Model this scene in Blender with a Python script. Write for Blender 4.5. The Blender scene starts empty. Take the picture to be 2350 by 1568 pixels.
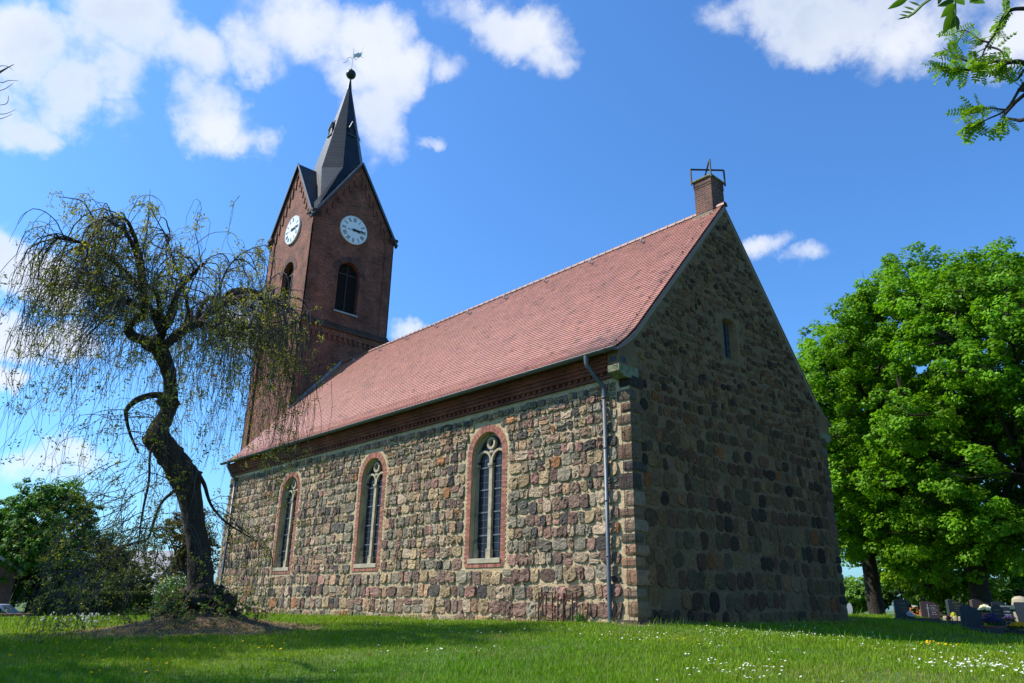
import bpy, math, random
import numpy as np
from mathutils import Vector, Matrix
from mathutils.geometry import tessellate_polygon

# ------------------------------------------------------------ camera, sky, sun, exposure
SC = bpy.context.scene
FPX, YAW, PITCH, ROLL = 1687.17, 0.8330, 0.3414, 0.0185      # focal length in px of a 2350 px wide frame
CAM = np.array([12.185, -15.456, 0.395])
Fv = np.array([-math.sin(YAW) * math.cos(PITCH), math.cos(YAW) * math.cos(PITCH), math.sin(PITCH)])
R0 = np.cross(Fv, [0, 0, 1.0]); R0 /= np.linalg.norm(R0); U0 = np.cross(R0, Fv)
Rv = math.cos(ROLL) * R0 + math.sin(ROLL) * U0
Uv = -math.sin(ROLL) * R0 + math.cos(ROLL) * U0
cam_d = bpy.data.cameras.new("camera"); cam = bpy.data.objects.new("camera", cam_d)
SC.collection.objects.link(cam); SC.camera = cam
cam_d.sensor_width = 36.0; cam_d.lens = FPX / 2350 * 36.0
cam_d.clip_start = 0.05; cam_d.clip_end = 3000
cam.matrix_world = Matrix(((Rv[0], Uv[0], -Fv[0], CAM[0]), (Rv[1], Uv[1], -Fv[1], CAM[1]), (Rv[2], Uv[2], -Fv[2], CAM[2]), (0, 0, 0, 1)))

SUN_AZ = (0.743, 0.669)           # horizontal travel of the light
SUN_EL = math.radians(49)
SKY_STRENGTH = 0.092
SKY_TINT = (0.60, 1.12, 1.72)
SUN_STRENGTH = 5.0
SC.view_settings.view_transform = 'Standard'; SC.view_settings.look = 'None'
SC.view_settings.exposure = 0.56; SC.view_settings.gamma = 1.0
SC.view_settings.use_curve_mapping = False

def pix_dir(u, v):
    """direction of a point of the photograph measured in a 2350 px wide copy"""
    return Fv + Rv * (u - 1175) / FPX + Uv * (784 - v) / FPX
def pt(u, v, D):
    """world point seen at (u, v), D metres away horizontally"""
    d = pix_dir(u, v); return CAM + d * (D / math.hypot(d[0], d[1]))

def build_world():
    w = bpy.data.worlds.new("World"); SC.world = w; w.use_nodes = True
    nt = w.node_tree; N = nt.nodes; L = nt.links
    bg = N['Background']; bg.inputs[1].default_value = SKY_STRENGTH
    sky = N.new('ShaderNodeTexSky'); sky.sky_type = 'NISHITA'; sky.sun_disc = False
    sky.sun_elevation = SUN_EL; sky.sun_rotation = math.atan2(-SUN_AZ[0], -SUN_AZ[1])
    sky.air_density = 1.15; sky.dust_density = 1.0; sky.ozone_density = 1.5
    def vm(op, a=None, b=None):
        n = N.new('ShaderNodeVectorMath'); n.operation = op
        for i, q in enumerate((a, b)):
            if q is None: continue
            if hasattr(q, 'links'): L.new(q, n.inputs[i])
            else: n.inputs[i].default_value = q
        return n
    def m(op, a=None, b=None, c=None, clamp=False):
        n = N.new('ShaderNodeMath'); n.operation = op; n.use_clamp = clamp
        for i, q in enumerate((a, b, c)):
            if q is None: continue
            if hasattr(q, 'links'): L.new(q, n.inputs[i])
            else: n.inputs[i].default_value = q
        return n.outputs[0]
    tint = vm('MULTIPLY', sky.outputs[0], SKY_TINT).outputs[0]
    tc = N.new('ShaderNodeTexCoord'); d = tc.outputs['Generated']
    ref = (-0.74, 0.673); perp = (-ref[1], ref[0])            # a fixed compass bearing (north-west)
    a = vm('DOT_PRODUCT', d, (ref[0], ref[1], 0)).outputs['Value']
    b = vm('DOT_PRODUCT', d, (-perp[0], -perp[1], 0)).outputs['Value']
    az = m('ARCTAN2', b, a)
    sep = N.new('ShaderNodeSeparateXYZ'); L.new(d, sep.inputs[0])
    el = m('ARCSINE', sep.outputs[2])
    nw = N.new('ShaderNodeTexNoise'); nw.inputs['Scale'].default_value = 6.0; nw.inputs['Detail'].default_value = 8
    nw.inputs['Roughness'].default_value = 0.62
    L.new(d, nw.inputs['Vector'])
    sc_ = vm('SUBTRACT', nw.outputs['Color'], (0.5, 0.5, 0.5)).outputs[0]
    sc_ = vm('SCALE', sc_); sc_.inputs[3].default_value = 0.15
    L.new(vm('SUBTRACT', nw.outputs['Color'], (0.5, 0.5, 0.5)).outputs[0], sc_.inputs[0])
    comb = N.new('ShaderNodeCombineXYZ'); L.new(az, comb.inputs[0]); L.new(el, comb.inputs[1])
    pos = vm('ADD', comb.outputs[0], sc_.outputs[0]).outputs[0]
    def azel(u, v):
        q = pix_dir(u, v); q = q / np.linalg.norm(q)
        return (math.atan2(-(q[0] * perp[0] + q[1] * perp[1]), q[0] * ref[0] + q[1] * ref[1]), math.asin(q[2]))
    blobs = [  # centre u, v, half widths, weight
        (40, 130, 150, 110, 1.0), (50, 270, 95, 85, .9), (175, 200, 90, 90, .85), (330, 70, 170, 110, 1.0), (290, 160, 110, 70, .8),
        (440, 120, 120, 100, 1.0), (500, 250, 110, 90, 1.0), (560, 300, 80, 50, .8), (610, 110, 90, 80, .95),
        (700, 70, 130, 110, 1.0), (840, 80, 90, 90, .95), (790, 165, 80, 60, .6), (890, 160, 80, 90, .9), (860, 260, 70, 110, .85),
        (1080, 30, 120, 60, .75), (1200, 55, 130, 70, .7), (1260, 110, 70, 50, .5), (970, 322, 50, 20, .6), (1010, 150, 60, 40, .4),
        (1800, 10, 170, 80, .9), (1960, 45, 210, 90, 1.0), (2150, 60, 200, 90, 1.0), (2330, 90, 110, 90, .9), (1880, 110, 90, 50, .7),
        (60, 600, 110, 60, .95), (120, 650, 90, 40, .7), (70, 760, 140, 50, .85), (20, 850, 60, 26, .6), (120, 1075, 170, 60, .6), (40, 1040, 90, 40, .6),
        (560, 790, 60, 50, .9), (945, 745, 75, 36, .9), (1740, 585, 50, 26, .45), (1830, 612, 60, 22, .45),
        (300, 250, 60, 40, .3), (210, 110, 90, 70, .6), (620, 40, 80, 60, .7), (250, 20, 90, 50, .8)]
    acc = None
    for (u, v, ru, rv_, wt) in blobs:
        c = azel(u, v); x1 = azel(u + 10, v); y1 = azel(u, v + 10)
        ra = max(abs(x1[0] - c[0]) / 10 * ru, 0.01); re = max(abs(y1[1] - c[1]) / 10 * rv_, 0.008)
        q = vm('SUBTRACT', pos, (c[0], c[1], 0)).outputs[0]
        q = vm('MULTIPLY', q, (0.8 / ra, 0.8 / re, 0)).outputs[0]
        ln = vm('DOT_PRODUCT', q, q).outputs['Value']
        val = m('MULTIPLY', m('SUBTRACT', 1.0, m('MULTIPLY', ln, 1.25)), wt)
        acc = val if acc is None else m('MAXIMUM', acc, val)
    # unseen sky behind the camera: scattered cloud added to neutralise its blue light
    n3 = N.new('ShaderNodeTexNoise'); n3.inputs['Scale'].default_value = 2.6; n3.inputs['Detail'].default_value = 6
    L.new(d, n3.inputs['Vector'])
    away = m('MULTIPLY', m('SUBTRACT', m('ABSOLUTE', az), 1.15), 2.0, clamp=True)
    rest = m('MULTIPLY', m('MULTIPLY', m('SUBTRACT', n3.outputs['Fac'], 0.58), 4.0), away)
    acc = m('MAXIMUM', acc, m('SUBTRACT', rest, 0.9))
    n2 = N.new('ShaderNodeTexNoise'); n2.inputs['Scale'].default_value = 10.0; n2.inputs['Detail'].default_value = 10
    n2.inputs['Roughness'].default_value = 0.58
    L.new(d, n2.inputs['Vector'])
    dens = m('ADD', m('ADD', m('MAXIMUM', acc, -1.6), .12), m('MULTIPLY', m('SUBTRACT', n2.outputs['Fac'], 0.5), 3.1))
    mr = N.new('ShaderNodeMapRange'); mr.interpolation_type = 'SMOOTHSTEP'
    mr.inputs['From Min'].default_value = -0.02; mr.inputs['From Max'].default_value = 1.15
    L.new(dens, mr.inputs['Value'])
    fac = mr.outputs[0]
    # thick cores of the clouds are a little greyer and let less sun through
    mr2 = N.new('ShaderNodeMapRange'); mr2.interpolation_type = 'SMOOTHSTEP'
    mr2.inputs['From Min'].default_value = 0.5; mr2.inputs['From Max'].default_value = 1.25
    L.new(dens, mr2.inputs['Value'])
    cm = N.new('ShaderNodeMix'); cm.data_type = 'RGBA'
    cm.inputs[6].default_value = (7.4, 7.6, 8.0, 1); cm.inputs[7].default_value = (4.9, 5.6, 6.8, 1)
    n5 = N.new('ShaderNodeTexNoise'); n5.inputs['Scale'].default_value = 5.5; n5.inputs['Detail'].default_value = 6
    off = vm('ADD', d, (3.1, 1.7, .4)).outputs[0]; L.new(off, n5.inputs['Vector'])
    g5 = m('MULTIPLY', m('SUBTRACT', n5.outputs['Fac'], 0.40), 4.0, clamp=True)
    L.new(m('MULTIPLY', mr2.outputs[0], m('ADD', m('MULTIPLY', g5, .75), .25)), cm.inputs[0])
    mix = N.new('ShaderNodeMix'); mix.data_type = 'RGBA'
    L.new(m('MULTIPLY', fac, 0.93), mix.inputs[0]); L.new(tint, mix.inputs[6]); L.new(cm.outputs[2], mix.inputs[7])
    L.new(mix.outputs[2], bg.inputs[0])
build_world()

sun_d = bpy.data.lights.new("sun", 'SUN'); sun_d.energy = SUN_STRENGTH; sun_d.angle = math.radians(0.5)
sun_d.color = (1.0, 0.955, 0.88)
sun_o = bpy.data.objects.new("sun", sun_d); SC.collection.objects.link(sun_o)
sun_o.rotation_euler = Vector((SUN_AZ[0] * math.cos(SUN_EL), SUN_AZ[1] * math.cos(SUN_EL), -math.sin(SUN_EL))).to_track_quat('-Z', 'Y').to_euler()
sun_o.location = (-30, -30, 50)

# ------------------------------------------------------------ helpers
rng = np.random.default_rng(7)
random.seed(7)
COL = SC.collection

def tag(o, label=None, cat=None, group=None, kind=None):
    if label: o['label'] = label
    if cat: o['category'] = cat
    if group: o['group'] = group
    if kind: o['kind'] = kind
    return o
def empty(name, loc=(0, 0, 0), rz=0.0, parent=None):
    o = bpy.data.objects.new(name, None); COL.objects.link(o)
    o.location = loc; o.rotation_euler = (0, 0, rz); o.empty_display_size = 0.3
    if parent: o.parent = parent
    return o
def copy_tree(o, parent=None):
    c = o.copy(); COL.objects.link(c); c.parent = parent
    for ch in list(o.children):
        copy_tree(ch, c)
    return c

class MB:
    """collects polygons (numpy) and links them as one mesh object"""
    def __init__(s): s.V = []; s.F = []; s.C = []; s.n = 0
    def add(s, v, f, col=(.5, .5, .5), mi=0):
        v = np.asarray(v, float).reshape(-1, 3); f = np.asarray(f, int)
        if len(v) == 0 or f.size == 0: return s
        s.V.append(v); s.F.append((f + s.n, mi))
        c = np.asarray(col, float)
        s.C.append(np.broadcast_to(c, (len(v), 3)) if c.ndim == 1 else c)
        s.n += len(v); return s
    def box(s, x0, x1, y0, y1, z0, z1, col=(.5, .5, .5), mi=0, M=None):
        v = np.array([(x, y, z) for z in (z0, z1) for y in (y0, y1) for x in (x0, x1)], float)
        if M is not None: v = v @ np.array(M)[:3, :3].T + np.array(M)[:3, 3]
        return s.add(v, [(0, 2, 3, 1), (4, 5, 7, 6), (0, 1, 5, 4), (2, 6, 7, 3), (0, 4, 6, 2), (1, 3, 7, 5)], col, mi)
    def beam(s, a, b, w, h, col=(.5, .5, .5), mi=0, up=(0, 0, 1)):
        a, b = np.array(a, float), np.array(b, float); d = b - a; L = np.linalg.norm(d); d /= L
        u = np.array(up, float)
        if abs(d @ u) > .98: u = np.array([1., 0, 0])
        sd = np.cross(d, u); sd /= np.linalg.norm(sd); u = np.cross(sd, d)
        v = [p + sd * i * w / 2 + u * j * h / 2 for p in (a, b) for i, j in ((-1, -1), (1, -1), (1, 1), (-1, 1))]
        return s.add(v, [(3, 2, 1, 0), (4, 5, 6, 7), (0, 1, 5, 4), (1, 2, 6, 5), (2, 3, 7, 6), (3, 0, 4, 7)], col, mi)
    def tube(s, P, r, k=6, col=(.5, .5, .5), mi=0, cap=True):
        P = np.asarray(P, float); n = len(P); r = np.broadcast_to(np.asarray(r, float), (n,))
        T = np.gradient(P, axis=0); T /= np.linalg.norm(T, axis=1)[:, None] + 1e-9
        ref = np.array([0, 0, 1.]) if abs(T[0, 2]) < .9 else np.array([1., 0, 0])
        A = np.cross(T, ref); A /= np.linalg.norm(A, axis=1)[:, None] + 1e-9
        for i in range(1, n):                                  # keep the frame from flipping
            a = A[i - 1] - T[i] * (A[i - 1] @ T[i]); A[i] = a / (np.linalg.norm(a) + 1e-9)
        B = np.cross(T, A)
        th = np.arange(k) * 2 * math.pi / k
        V = (P[:, None] + r[:, None, None] * (np.cos(th)[None, :, None] * A[:, None] + np.sin(th)[None, :, None] * B[:, None])).reshape(-1, 3)
        i = np.arange(n - 1)[:, None] * k; j = np.arange(k)[None]; j2 = (j + 1) % k
        Fq = np.stack([i + j, i + j2, i + k + j2, i + k + j], -1).reshape(-1, 4)
        c = col
        if np.ndim(col) == 2: c = np.repeat(np.asarray(col), k, 0)
        s.add(V, Fq, c, mi)
        if cap and k > 3:
            base = s.n - n * k
            s.F.append((np.array([[base + 0, base + q + 1, base + q] for q in range(1, k - 1)]), mi))
            e = base + (n - 1) * k
            s.F.append((np.array([[e + 0, e + q, e + q + 1] for q in range(1, k - 1)]), mi))
        return s
    def lathe(s, prof, c=(0, 0, 0), k=16, col=(.5, .5, .5), mi=0, ang=0.0):
        th = np.arange(k) * 2 * math.pi / k + ang
        V = np.array([(c[0] + r * math.cos(t), c[1] + r * math.sin(t), c[2] + z) for r, z in prof for t in th])
        n = len(prof); i = np.arange(n - 1)[:, None] * k; j = np.arange(k)[None]; j2 = (j + 1) % k
        return s.add(V, np.stack([i + j, i + j2, i + k + j2, i + k + j], -1).reshape(-1, 4), col, mi)
    def poly(s, loops, to3, col=(.5, .5, .5), mi=0, flip=False):
        """flat polygon with holes: loops in 2-D, to3 maps (a, b) to 3-D"""
        tri = tessellate_polygon([[Vector((p[0], p[1], 0)) for p in lp] for lp in loops])
        pts = [p for lp in loops for p in lp]
        if not len(tri): return s
        out = []
        for t in tri:
            a, b, c = (np.array(pts[i]) for i in t)
            ar = (b[0] - a[0]) * (c[1] - a[1]) - (b[1] - a[1]) * (c[0] - a[0])
            if abs(ar) < 1e-10: continue
            t = tuple(t)
            if (ar < 0) != flip: t = t[::-1]
            out.append(t)
        return s.add([to3(p) for p in pts], out, col, mi)
    def prism(s, loop, to3, d0, d1, col=(.5, .5, .5), mi=0):
        """extrude a 2-D outline from depth d0 to d1; to3(a, b, depth)"""
        s.poly([loop], lambda p: to3(p[0], p[1], d0), col, mi)
        s.poly([loop], lambda p: to3(p[0], p[1], d1), col, mi, flip=True)
        n = len(loop); V = [to3(p[0], p[1], d) for d in (d0, d1) for p in loop]
        return s.add(V, [(i, (i + 1) % n, n + (i + 1) % n, n + i) for i in range(n)], col, mi)
    def build(s, name, mats, parent=None, smooth=False, recalc=False, uv=True):
        me = bpy.data.meshes.new(name)
        V = np.concatenate(s.V); C = np.concatenate(s.C)
        me.vertices.add(len(V)); me.vertices.foreach_set('co', V.ravel())
        sizes = np.concatenate([np.full(len(f), f.shape[1]) for f, _ in s.F])
        loops = np.concatenate([f.ravel() for f, _ in s.F]); mi = np.concatenate([np.full(len(f), m_) for f, m_ in s.F])
        me.loops.add(len(loops)); me.loops.foreach_set('vertex_index', loops)
        me.polygons.add(len(sizes)); st = np.concatenate([[0], np.cumsum(sizes)[:-1]])
        me.polygons.foreach_set('loop_start', st); me.polygons.foreach_set('loop_total', sizes)
        me.polygons.foreach_set('material_index', mi)
        me.polygons.foreach_set('use_smooth', np.full(len(sizes), smooth))
        me.update(calc_edges=True)
        if recalc:
            import bmesh
            bm = bmesh.new(); bm.from_mesh(me); bmesh.ops.recalc_face_normals(bm, faces=bm.faces); bm.to_mesh(me); bm.free()
        ca = me.color_attributes.new('Col', 'FLOAT_COLOR', 'POINT')
        ca.data.foreach_set('color', np.concatenate([C, np.ones((len(C), 1))], 1).ravel())
        if uv:
            nr = np.zeros(len(me.polygons) * 3); me.polygons.foreach_get('normal', nr); nr = nr.reshape(-1, 3)
            lp = np.zeros(len(me.loops), int); me.loops.foreach_get('vertex_index', lp)
            st = np.zeros(len(me.polygons), int); me.polygons.foreach_get('loop_start', st)
            tt = np.zeros(len(me.polygons), int); me.polygons.foreach_get('loop_total', tt)
            pf = np.repeat(np.arange(len(tt)), tt); order = np.argsort(np.repeat(st, tt), kind='stable')
            n_ = nr[pf]; p = V[lp]
            hz = np.hypot(n_[:, 0], n_[:, 1]); flat = hz < .3
            tx = np.where(flat, 1, -n_[:, 1] / (hz + 1e-9)); ty = np.where(flat, 0, n_[:, 0] / (hz + 1e-9))
            u = p[:, 0] * tx + p[:, 1] * ty
            v = np.where(flat, p[:, 1], p[:, 2] / np.maximum(hz, .3))
            ul = me.uv_layers.new(name='UVMap'); ul.data.foreach_set('uv', np.stack([u, v], 1).ravel())
        for m_ in (mats if isinstance(mats, (list, tuple)) else [mats]): me.materials.append(m_)
        me.validate()
        o = bpy.data.objects.new(name, me); COL.objects.link(o)
        if parent: o.parent = parent
        return o

def bevel(o, w=0.01, seg=2):
    b = o.modifiers.new('bevel', 'BEVEL'); b.width = w; b.segments = seg; b.limit_method = 'ANGLE'
    return o

# ------------------------------------------------------------ materials
def newmat(name):
    m = bpy.data.materials.new(name); m.use_nodes = True
    nt = m.node_tree; return m, nt, nt.nodes, nt.links, nt.nodes['Principled BSDF']
def mat(name, col=None, rough=.8, attr=False, var=.25, vscale=3.0, bump=0.0, bscale=20.0, metal=0.0, spec=.4, spots=None, fine=0.0, fscale=60.0):
    """plain surface: base colour (or the mesh's own colour attribute) broken up by noise, with bump"""
    m, nt, N, L, P = newmat(name)
    tc = N.new('ShaderNodeTexCoord')
    if attr:
        a = N.new('ShaderNodeAttribute'); a.attribute_name = 'Col'; base = a.outputs['Color']
    else:
        r = N.new('ShaderNodeRGB'); r.outputs[0].default_value = (*col, 1); base = r.outputs[0]
    def vary(base, scale, amt, det=5):
        n = N.new('ShaderNodeTexNoise'); n.inputs['Scale'].default_value = scale; n.inputs['Detail'].default_value = det
        n.inputs['Roughness'].default_value = .6
        L.new(tc.outputs['Object'], n.inputs['Vector'])
        mr = N.new('ShaderNodeMapRange'); mr.inputs['From Min'].default_value = .3; mr.inputs['From Max'].default_value = .7
        mr.inputs['To Min'].default_value = 1 - amt; mr.inputs['To Max'].default_value = 1 + amt
        L.new(n.outputs['Fac'], mr.inputs['Value'])
        h = N.new('ShaderNodeVectorMath'); h.operation = 'SCALE'
        L.new(base, h.inputs[0]); L.new(mr.outputs[0], h.inputs['Scale']); return h.outputs[0]
    if var: base = vary(base, vscale, var)
    if fine: base = vary(base, fscale, fine, 3)
    if spots:                                   # (colour, scale, threshold)
        n = N.new('ShaderNodeTexNoise'); n.inputs['Scale'].default_value = spots[1]; n.inputs['Detail'].default_value = 7
        L.new(tc.outputs['Object'], n.inputs['Vector'])
        mr = N.new('ShaderNodeMapRange'); mr.inputs['From Min'].default_value = spots[2]; mr.inputs['From Max'].default_value = spots[2] + .1
        L.new(n.outputs['Fac'], mr.inputs['Value'])
        mx = N.new('ShaderNodeMix'); mx.data_type = 'RGBA'; mx.inputs[7].default_value = (*spots[0], 1)
        L.new(mr.outputs[0], mx.inputs[0]); L.new(base, mx.inputs[6]); base = mx.outputs[2]
    L.new(base, P.inputs['Base Color'])
    P.inputs['Roughness'].default_value = rough; P.inputs['Metallic'].default_value = metal
    P.inputs['Specular IOR Level'].default_value = spec
    if bump:
        n = N.new('ShaderNodeTexNoise'); n.inputs['Scale'].default_value = bscale; n.inputs['Detail'].default_value = 8
        n.inputs['Roughness'].default_value = .65
        L.new(tc.outputs['Object'], n.inputs['Vector'])
        b = N.new('ShaderNodeBump'); b.inputs['Strength'].default_value = 1.0; b.inputs['Distance'].default_value = bump
        L.new(n.outputs['Fac'], b.inputs['Height']); L.new(b.outputs[0], P.inputs['Normal'])
    return m
def brick(name, c1, c2, mortar, bw=.25, rh=.075, ms=.009, rough=.85, dark=(.03, .025, .022), darkamt=.35, bump=.006, offset=.5, bias=0.0, wash=None):
    m, nt, N, L, P = newmat(name)
    uv = N.new('ShaderNodeUVMap'); uv.uv_map = 'UVMap'
    tc = N.new('ShaderNodeTexCoord')
    br = N.new('ShaderNodeTexBrick'); br.inputs['Scale'].default_value = 1.0
    br.inputs['Brick Width'].default_value = bw; br.inputs['Row Height'].default_value = rh
    br.inputs['Mortar Size'].default_value = ms; br.inputs['Mortar Smooth'].default_value = .3; br.inputs['Bias'].default_value = bias
    br.offset = offset
    br.inputs['Color1'].default_value = (*c1, 1); br.inputs['Color2'].default_value = (*c2, 1); br.inputs['Mortar'].default_value = (*mortar, 1)
    L.new(uv.outputs[0], br.inputs['Vector']); base = br.outputs['Color']
    # single burnt bricks
    n = N.new('ShaderNodeTexWhiteNoise'); n.noise_dimensions = '2D'
    sn = N.new('ShaderNodeVectorMath'); sn.operation = 'SNAP'; sn.inputs[1].default_value = (bw / 2, rh, 1)
    L.new(uv.outputs[0], sn.inputs[0]); L.new(sn.outputs[0], n.inputs['Vector'])
    mr = N.new('ShaderNodeMapRange'); mr.inputs['From Min'].default_value = 1 - darkamt; mr.inputs['From Max'].default_value = 1.0
    mr.inputs['To Max'].default_value = .8
    L.new(n.outputs['Value'], mr.inputs['Value'])
    inv = N.new('ShaderNodeMath'); inv.operation = 'SUBTRACT'; inv.inputs[0].default_value = 1.0; L.new(br.outputs['Fac'], inv.inputs[1])
    mu = N.new('ShaderNodeMath'); mu.operation = 'MULTIPLY'; L.new(mr.outputs[0], mu.inputs[0]); L.new(inv.outputs[0], mu.inputs[1])
    mx = N.new('ShaderNodeMix'); mx.data_type = 'RGBA'; mx.inputs[7].default_value = (*dark, 1)
    L.new(mu.outputs[0], mx.inputs[0]); L.new(base, mx.inputs[6]); base = mx.outputs[2]
    nn = N.new('ShaderNodeTexNoise'); nn.inputs['Scale'].default_value = .9; nn.inputs['Detail'].default_value = 7
    L.new(tc.outputs['Object'], nn.inputs['Vector'])
    m2 = N.new('ShaderNodeMapRange'); m2.inputs['From Min'].default_value = .3; m2.inputs['From Max'].default_value = .72
    m2.inputs['To Min'].default_value = .55; m2.inputs['To Max'].default_value = 1.35
    L.new(nn.outputs['Fac'], m2.inputs['Value'])
    h = N.new('ShaderNodeVectorMath'); h.operation = 'SCALE'; L.new(base, h.inputs[0]); L.new(m2.outputs[0], h.inputs['Scale']); base = h.outputs[0]
    L.new(base, P.inputs['Base Color']); P.inputs['Roughness'].default_value = rough
    P.inputs['Specular IOR Level'].default_value = .3
    n4 = N.new('ShaderNodeTexNoise'); n4.inputs['Scale'].default_value = 40; n4.inputs['Detail'].default_value = 4
    L.new(tc.outputs['Object'], n4.inputs['Vector'])
    sb = N.new('ShaderNodeMath'); sb.operation = 'MULTIPLY_ADD'; sb.inputs[1].default_value = .4
    L.new(n4.outputs['Fac'], sb.inputs[0]); L.new(inv.outputs[0], sb.inputs[2])
    b = N.new('ShaderNodeBump'); b.inputs['Distance'].default_value = bump; L.new(sb.outputs[0], b.inputs['Height'])
    L.new(b.outputs[0], P.inputs['Normal'])
    return m
def leafmat(name, trans=.35, rough=.5, var=.2):
    m, nt, N, L, P = newmat(name)
    a = N.new('ShaderNodeAttribute'); a.attribute_name = 'Col'
    P.inputs['Roughness'].default_value = rough; P.inputs['Specular IOR Level'].default_value = .15
    L.new(a.outputs['Color'], P.inputs['Base Color'])
    t = N.new('ShaderNodeBsdfTranslucent')
    h = N.new('ShaderNodeVectorMath'); h.operation = 'MULTIPLY'; h.inputs[1].default_value = (1.5, 1.5, .6)
    L.new(a.outputs['Color'], h.inputs[0]); L.new(h.outputs[0], t.inputs[0])
    mx = N.new('ShaderNodeMixShader'); mx.inputs[0].default_value = trans
    L.new(P.outputs[0], mx.inputs[1]); L.new(t.outputs[0], mx.inputs[2])
    L.new(mx.outputs[0], N['Material Output'].inputs[0])
    return m

M = {}
M['stone'] = mat('fieldstone', attr=True, rough=.9, var=.32, vscale=9, fine=.3, fscale=60, bump=.07, bscale=16, spec=.2)
M['mortar'] = mat('lime_mortar', (.45, .345, .20), rough=.95, var=.22, vscale=2.5, fine=.2, fscale=45, bump=.04, bscale=11)
M['mortar_shade'] = mat('shaded_gable_mortar', (.165, .098, .048), rough=.95, var=.3, vscale=1.6, fine=.25, fscale=40, bump=.04, bscale=11)  # darker, warmer copy of the lime mortar: the gable's shade put into the colour
M['plaster'] = mat('verge_plaster', (.23, .19, .13), rough=.95, var=.2, vscale=3, bump=.01, bscale=30)
M['sandstone'] = mat('sandstone', (.36, .31, .21), rough=.85, var=.22, vscale=4, fine=.12, bump=.006, bscale=40, spots=((.12, .12, .09), 3.0, .58))
M['mossy'] = mat('mossy_stone', (.19, .18, .115), rough=.95, var=.3, vscale=9, bump=.02, bscale=20, spots=((.10, .13, .05), 7.0, .5))
M['redbrick'] = mat('window_brick', attr=True, rough=.85, var=.2, vscale=12, fine=.15, fscale=80, bump=.006, bscale=50)
M['cornice'] = brick('cornice_brick', (.26, .060, .038), (.17, .042, .03), (.16, .10, .07), darkamt=.2)
M['tower'] = brick('tower_brick', (.265, .070, .040), (.135, .036, .024), (.30, .20, .13), dark=(.024, .016, .015), darkamt=.38, ms=.007)
M['towerdark'] = brick('tower_trim_brick', (.085, .032, .024), (.04, .02, .018), (.13, .10, .08), darkamt=.5, ms=.009)
M['tile'] = mat('clay_tile', attr=True, spots=((.26, .13, .095), 1.1, .64), rough=.46, var=.12, vscale=1.3, fine=.10, fscale=25, bump=.002, bscale=30, spec=.6)
M['slate'] = brick('slate', (.012, .015, .021), (.021, .025, .032), (.006, .007, .009), bw=9.0, rh=.26, ms=.03, rough=.42, dark=(.024, .029, .037), darkamt=.05, bump=.012)
M['zinc'] = mat('weathered_zinc', (.095, .112, .125), rough=.5, metal=.35, var=.15, vscale=4, bump=.002, bscale=20)
M['gutter'] = mat('green_grey_zinc', (.085, .105, .095), rough=.5, metal=.4, var=.2, vscale=3)
M['lead'] = mat('lead_flashing', (.30, .31, .32), rough=.6, var=.25, vscale=6, bump=.01, bscale=12)
M['copper'] = mat('dark_copper', (.022, .038, .034), rough=.4, metal=.5, var=.3, vscale=5)
M['iron'] = mat('dark_iron', (.03, .028, .028), rough=.6, metal=.3, var=.3)
M['rust'] = mat('rusty_iron', (.13, .058, .04), rough=.9, var=.4, vscale=14, bump=.003, bscale=50)
M['vane'] = mat('gilded_metal', (.55, .50, .42), rough=.4, metal=.3, var=.1)
M['clockface'] = mat('enamel_dial', (.78, .80, .80), rough=.35, var=.04, vscale=3)
M['black'] = mat('black_paint', (.015, .015, .018), rough=.5, var=.2)
M['louvre'] = mat('louvre_wood', (.028, .022, .020), rough=.8, var=.3, vscale=8)
M['wood'] = mat('barn_boards', (.16, .09, .06), rough=.9, var=.35, vscale=6)
M['glass'], nt, N, L, P = newmat('leaded_glass')
P.inputs['Base Color'].default_value = (.012, .015, .024, 1); P.inputs['Roughness'].default_value = .3; P.inputs['Specular IOR Level'].default_value = .25
tcg = N.new('ShaderNodeTexCoord'); ng = N.new('ShaderNodeTexNoise'); ng.inputs['Scale'].default_value = 5
L.new(tcg.outputs['Object'], ng.inputs['Vector']); bg_ = N.new('ShaderNodeBump'); bg_.inputs['Distance'].default_value = .02
L.new(ng.outputs['Fac'], bg_.inputs['Height']); L.new(bg_.outputs[0], P.inputs['Normal'])
M['leadbar'] = mat('lead_cames', (.10, .11, .13), rough=.6, var=.1)
M['leaf'] = leafmat('leaves')
M['grass'] = leafmat('grass_blades', trans=.3, rough=.55)
M['petal'] = leafmat('petals', trans=.25, rough=.7)
M['bark'] = mat('bark', (.034, .027, .021), rough=.95, var=.4, vscale=5, fine=.35, fscale=30, bump=.05, bscale=9)
M['ashbark'] = mat('ash_bark', (.042, .030, .021), rough=.95, var=.35, vscale=5, fine=.4, fscale=24, bump=.06, bscale=7)
M['twig'] = mat('twigs', attr=True, rough=.8, var=.15)
M['granite_dark'] = mat('dark_granite', (.018, .020, .026), rough=.35, var=.3, vscale=20, fine=.3, fscale=120)
M['granite_red'] = mat('red_granite', (.075, .042, .036), rough=.5, var=.2, vscale=20, fine=.3, fscale=120)
M['granite_grey'] = mat('grey_granite', (.024, .028, .029), rough=.6, var=.3, vscale=20, fine=.3, fscale=120, bump=.01)
M['granite_pink'] = mat('polished_red_granite', (.24, .13, .11), rough=.15, var=.2, vscale=20, fine=.3, fscale=120)
M['gold'] = mat('gold_lettering', (.28, .18, .04), rough=.5, var=.1)
M['paleletter'] = mat('pale_lettering', (.45, .45, .42), rough=.6, var=.1)
M['terracotta'] = mat('terracotta', (.22, .075, .045), rough=.8, var=.2)
M['attr'] = mat('painted', attr=True, rough=.6, var=.12)
M['carpaint'] = mat('car_paint', attr=True, rough=.25, var=.02, spec=.6)

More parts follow.
